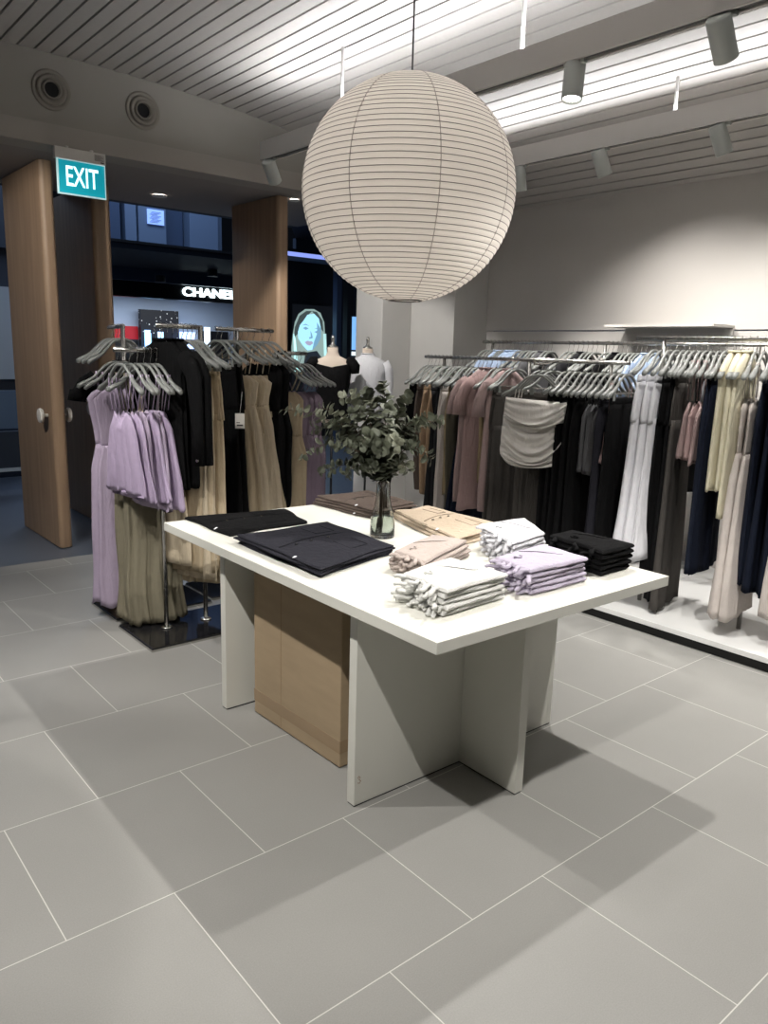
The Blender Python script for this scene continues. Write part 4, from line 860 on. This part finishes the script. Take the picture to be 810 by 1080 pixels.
for nm,pts in (('eye',[(319,346),(322,344.5),(325,346.5),(322,348)]),('eye',[(331,350),(334,348.8),(337,350),(334,351.8)]),('eyebrow',[(317.5,343.2),(322,341.5),(326,343.8),(322,342.8)]),('eyebrow',[(331,347),(334,345.6),(338,346.8),(334,346.8)]),('nose_shade',[(327,349),(328.5,352),(329.5,356.5),(326,357.5),(325.5,355.6),(327.3,355.3)])):
    poly(nm,pts,glow('lb_'+nm,(102,138,160),.85),.015)
poly('lips',[(321,360.8),(324,359.2),(326,360),(328.4,359.8),(330,362),(326.5,364.6),(323,363.4)],glow('lb_lips',(140,138,160),.85),.015)
for k in range(7): poly('hair_strand',[(309.3+k*.5,352+k*2),(310.2+k*.5,352+k*2),(311.5+k*1.0,392),(310.5+k*1.0,392)] if k<4 else [(341+(k-4)*1.1,352),(341.6+(k-4)*1.1,352),(343.4+(k-4)*.9,400),(342.4+(k-4)*.9,400)],glow('lb_strand',(165,205,205),.8),.006)
# shopfront columns and narrow screens right of the portrait
def vbar(px0,px1,yy,m,label,z1=3.1,name='shopfront_post'):
    a=at(px0,350,y=yy); b_=at(px1,350,y=yy); o=box(name,m,a.x,b_.x,yy,yy+.12,0,z1); tag(o,label,'post'); return o
vbar(355,360,8.6,BLUE,'blue-grey shopfront post right after the portrait'); vbar(361,366,8.6,DKB,'dark blue shopfront post beside the blue-grey one')
vbar(366,372,8.2,DK,'black shopfront post between the blue posts'); vbar(381,388,7.6,DKB,'dark shopfront post behind the white mannequin'); vbar(388,398,7.2,plain('grey_post',(78,88,98),.5),'wide grey shopfront post touching the white pillar')
a=at(373,334,y=7.9); b_=at(379,369,y=7.9); o=empty('light_screen',(0,0,0)); box('screen_face',glow('ls',(110,160,215),.8),a.x,b_.x,7.9,7.94,b_.z,a.z,o); tag(o,'tall narrow pale blue lit screen between the mannequins','screen')
c_=at(376,371,y=7.9).z; d_=at(376,375,y=7.9).z; box('lit_label',glow('ls2',(220,235,240),.7),a.x,b_.x,7.9,7.94,d_,c_,o); box('stand_post',DKB,a.x+.01,b_.x-.01,7.95,7.99,-.003,a.z,o)
# mall ceiling on that side with a lit cove
mbc=MB(); q4=[(2.1,4.76),(6.2,10.4),(10,10.4),(10,4.76)]; mbc.rings([[(a_,b2,3.45) for a_,b2 in q4],[(a_,b2,3.55) for a_,b2 in q4]]); st(mbc.obj('ceiling_mall',DKB))
st(box('wall_mall_far',DK,-6,16,19.8,20,0,7)); st(box('wall_mall_side',DKB,6.2,6.35,4.8,13,0,7)) if False else None
st(box('wall_mall_mid',DKB,at(312,300,y=9.6).x,9.5,9.6,9.7,0,3.45))
cv=empty('cove_light',(0,0,0)); tag(cv,'soft blue lit ceiling cove above the portrait','cove light')
a=at(310,284,y=8.6); b_=at(360,278,y=8.6)
box('cove_tray',plain('tray',(110,120,150),.6),a.x-.8,b_.x+.6,8.0,8.7,2.95,2.99,cv); box('cove_glow',glow('cg',(110,125,190),1.0),a.x-.8,b_.x+.6,7.98,8.0,2.93,2.99,cv)
# side of the mall seen past the first wooden panel
ns=empty('neighbour_shopfront',(0,0,0)); tag(ns,'blue-grey shopfront glimpsed past the far edge of the first wooden door','shopfront')
for nm,m_,p0,p1,yy in (('pale_panel',plain('sp1',(150,160,170),.6),303,400,7.0),('upper_panel',plain('sp2',(46,54,66),.6),150,262,7.0),('lower_panel',plain('sp3',(38,48,62),.5),455,494,5.9),('skirting',plain('sp4',(160,172,184),.4),494,497,5.85),('counter_band',plain('sp5',(84,104,128),.5),412,452,6.6),('backing',DKB,150,497,7.1)):
    a=at(14,p0,y=yy); b_=at(14,p1,y=yy); box(nm,m_,-3,a.x+.15,yy,yy+.08,(b_.z if nm!='backing' else 0),a.z,ns)
def area(name,loc,rot,sx,sy,e,col):
    ld=bpy.data.lights.new(name,'AREA'); ld.shape='RECTANGLE'; ld.size=sx; ld.size_y=sy; ld.energy=e; ld.color=col; o=bpy.data.objects.new(name,ld); COL.objects.link(o); o.location=loc; o.rotation_euler=rot
area('mall_light',(3.5,10.2,6.5),(0,0,0),4,2,120,(.55,.72,1)); area('mall_light',(1,6.6,3.4),(0,0,0),5,2.2,26,(.6,.75,1)); area('far_shop_light',(5,Y+2.5,2.9),(0,0,0),7,3,150,(.85,.92,1))
# ================================================================ WORLD / VIEW
w=bpy.data.worlds.new('world'); SC.world=w; w.use_nodes=True; w.node_tree.nodes['Background'].inputs[0].default_value=(.35,.45,.65,1); w.node_tree.nodes['Background'].inputs[1].default_value=.10
vs=SC.view_settings; vs.view_transform='Standard'; vs.look='None'; vs.gamma=1; vs.exposure=0.9; vs.use_curve_mapping=False
try:
    SC.cycles.use_denoising=True; SC.cycles.max_bounces=8; SC.cycles.transparent_max_bounces=12; SC.cycles.sample_clamp_indirect=4
except Exception: pass
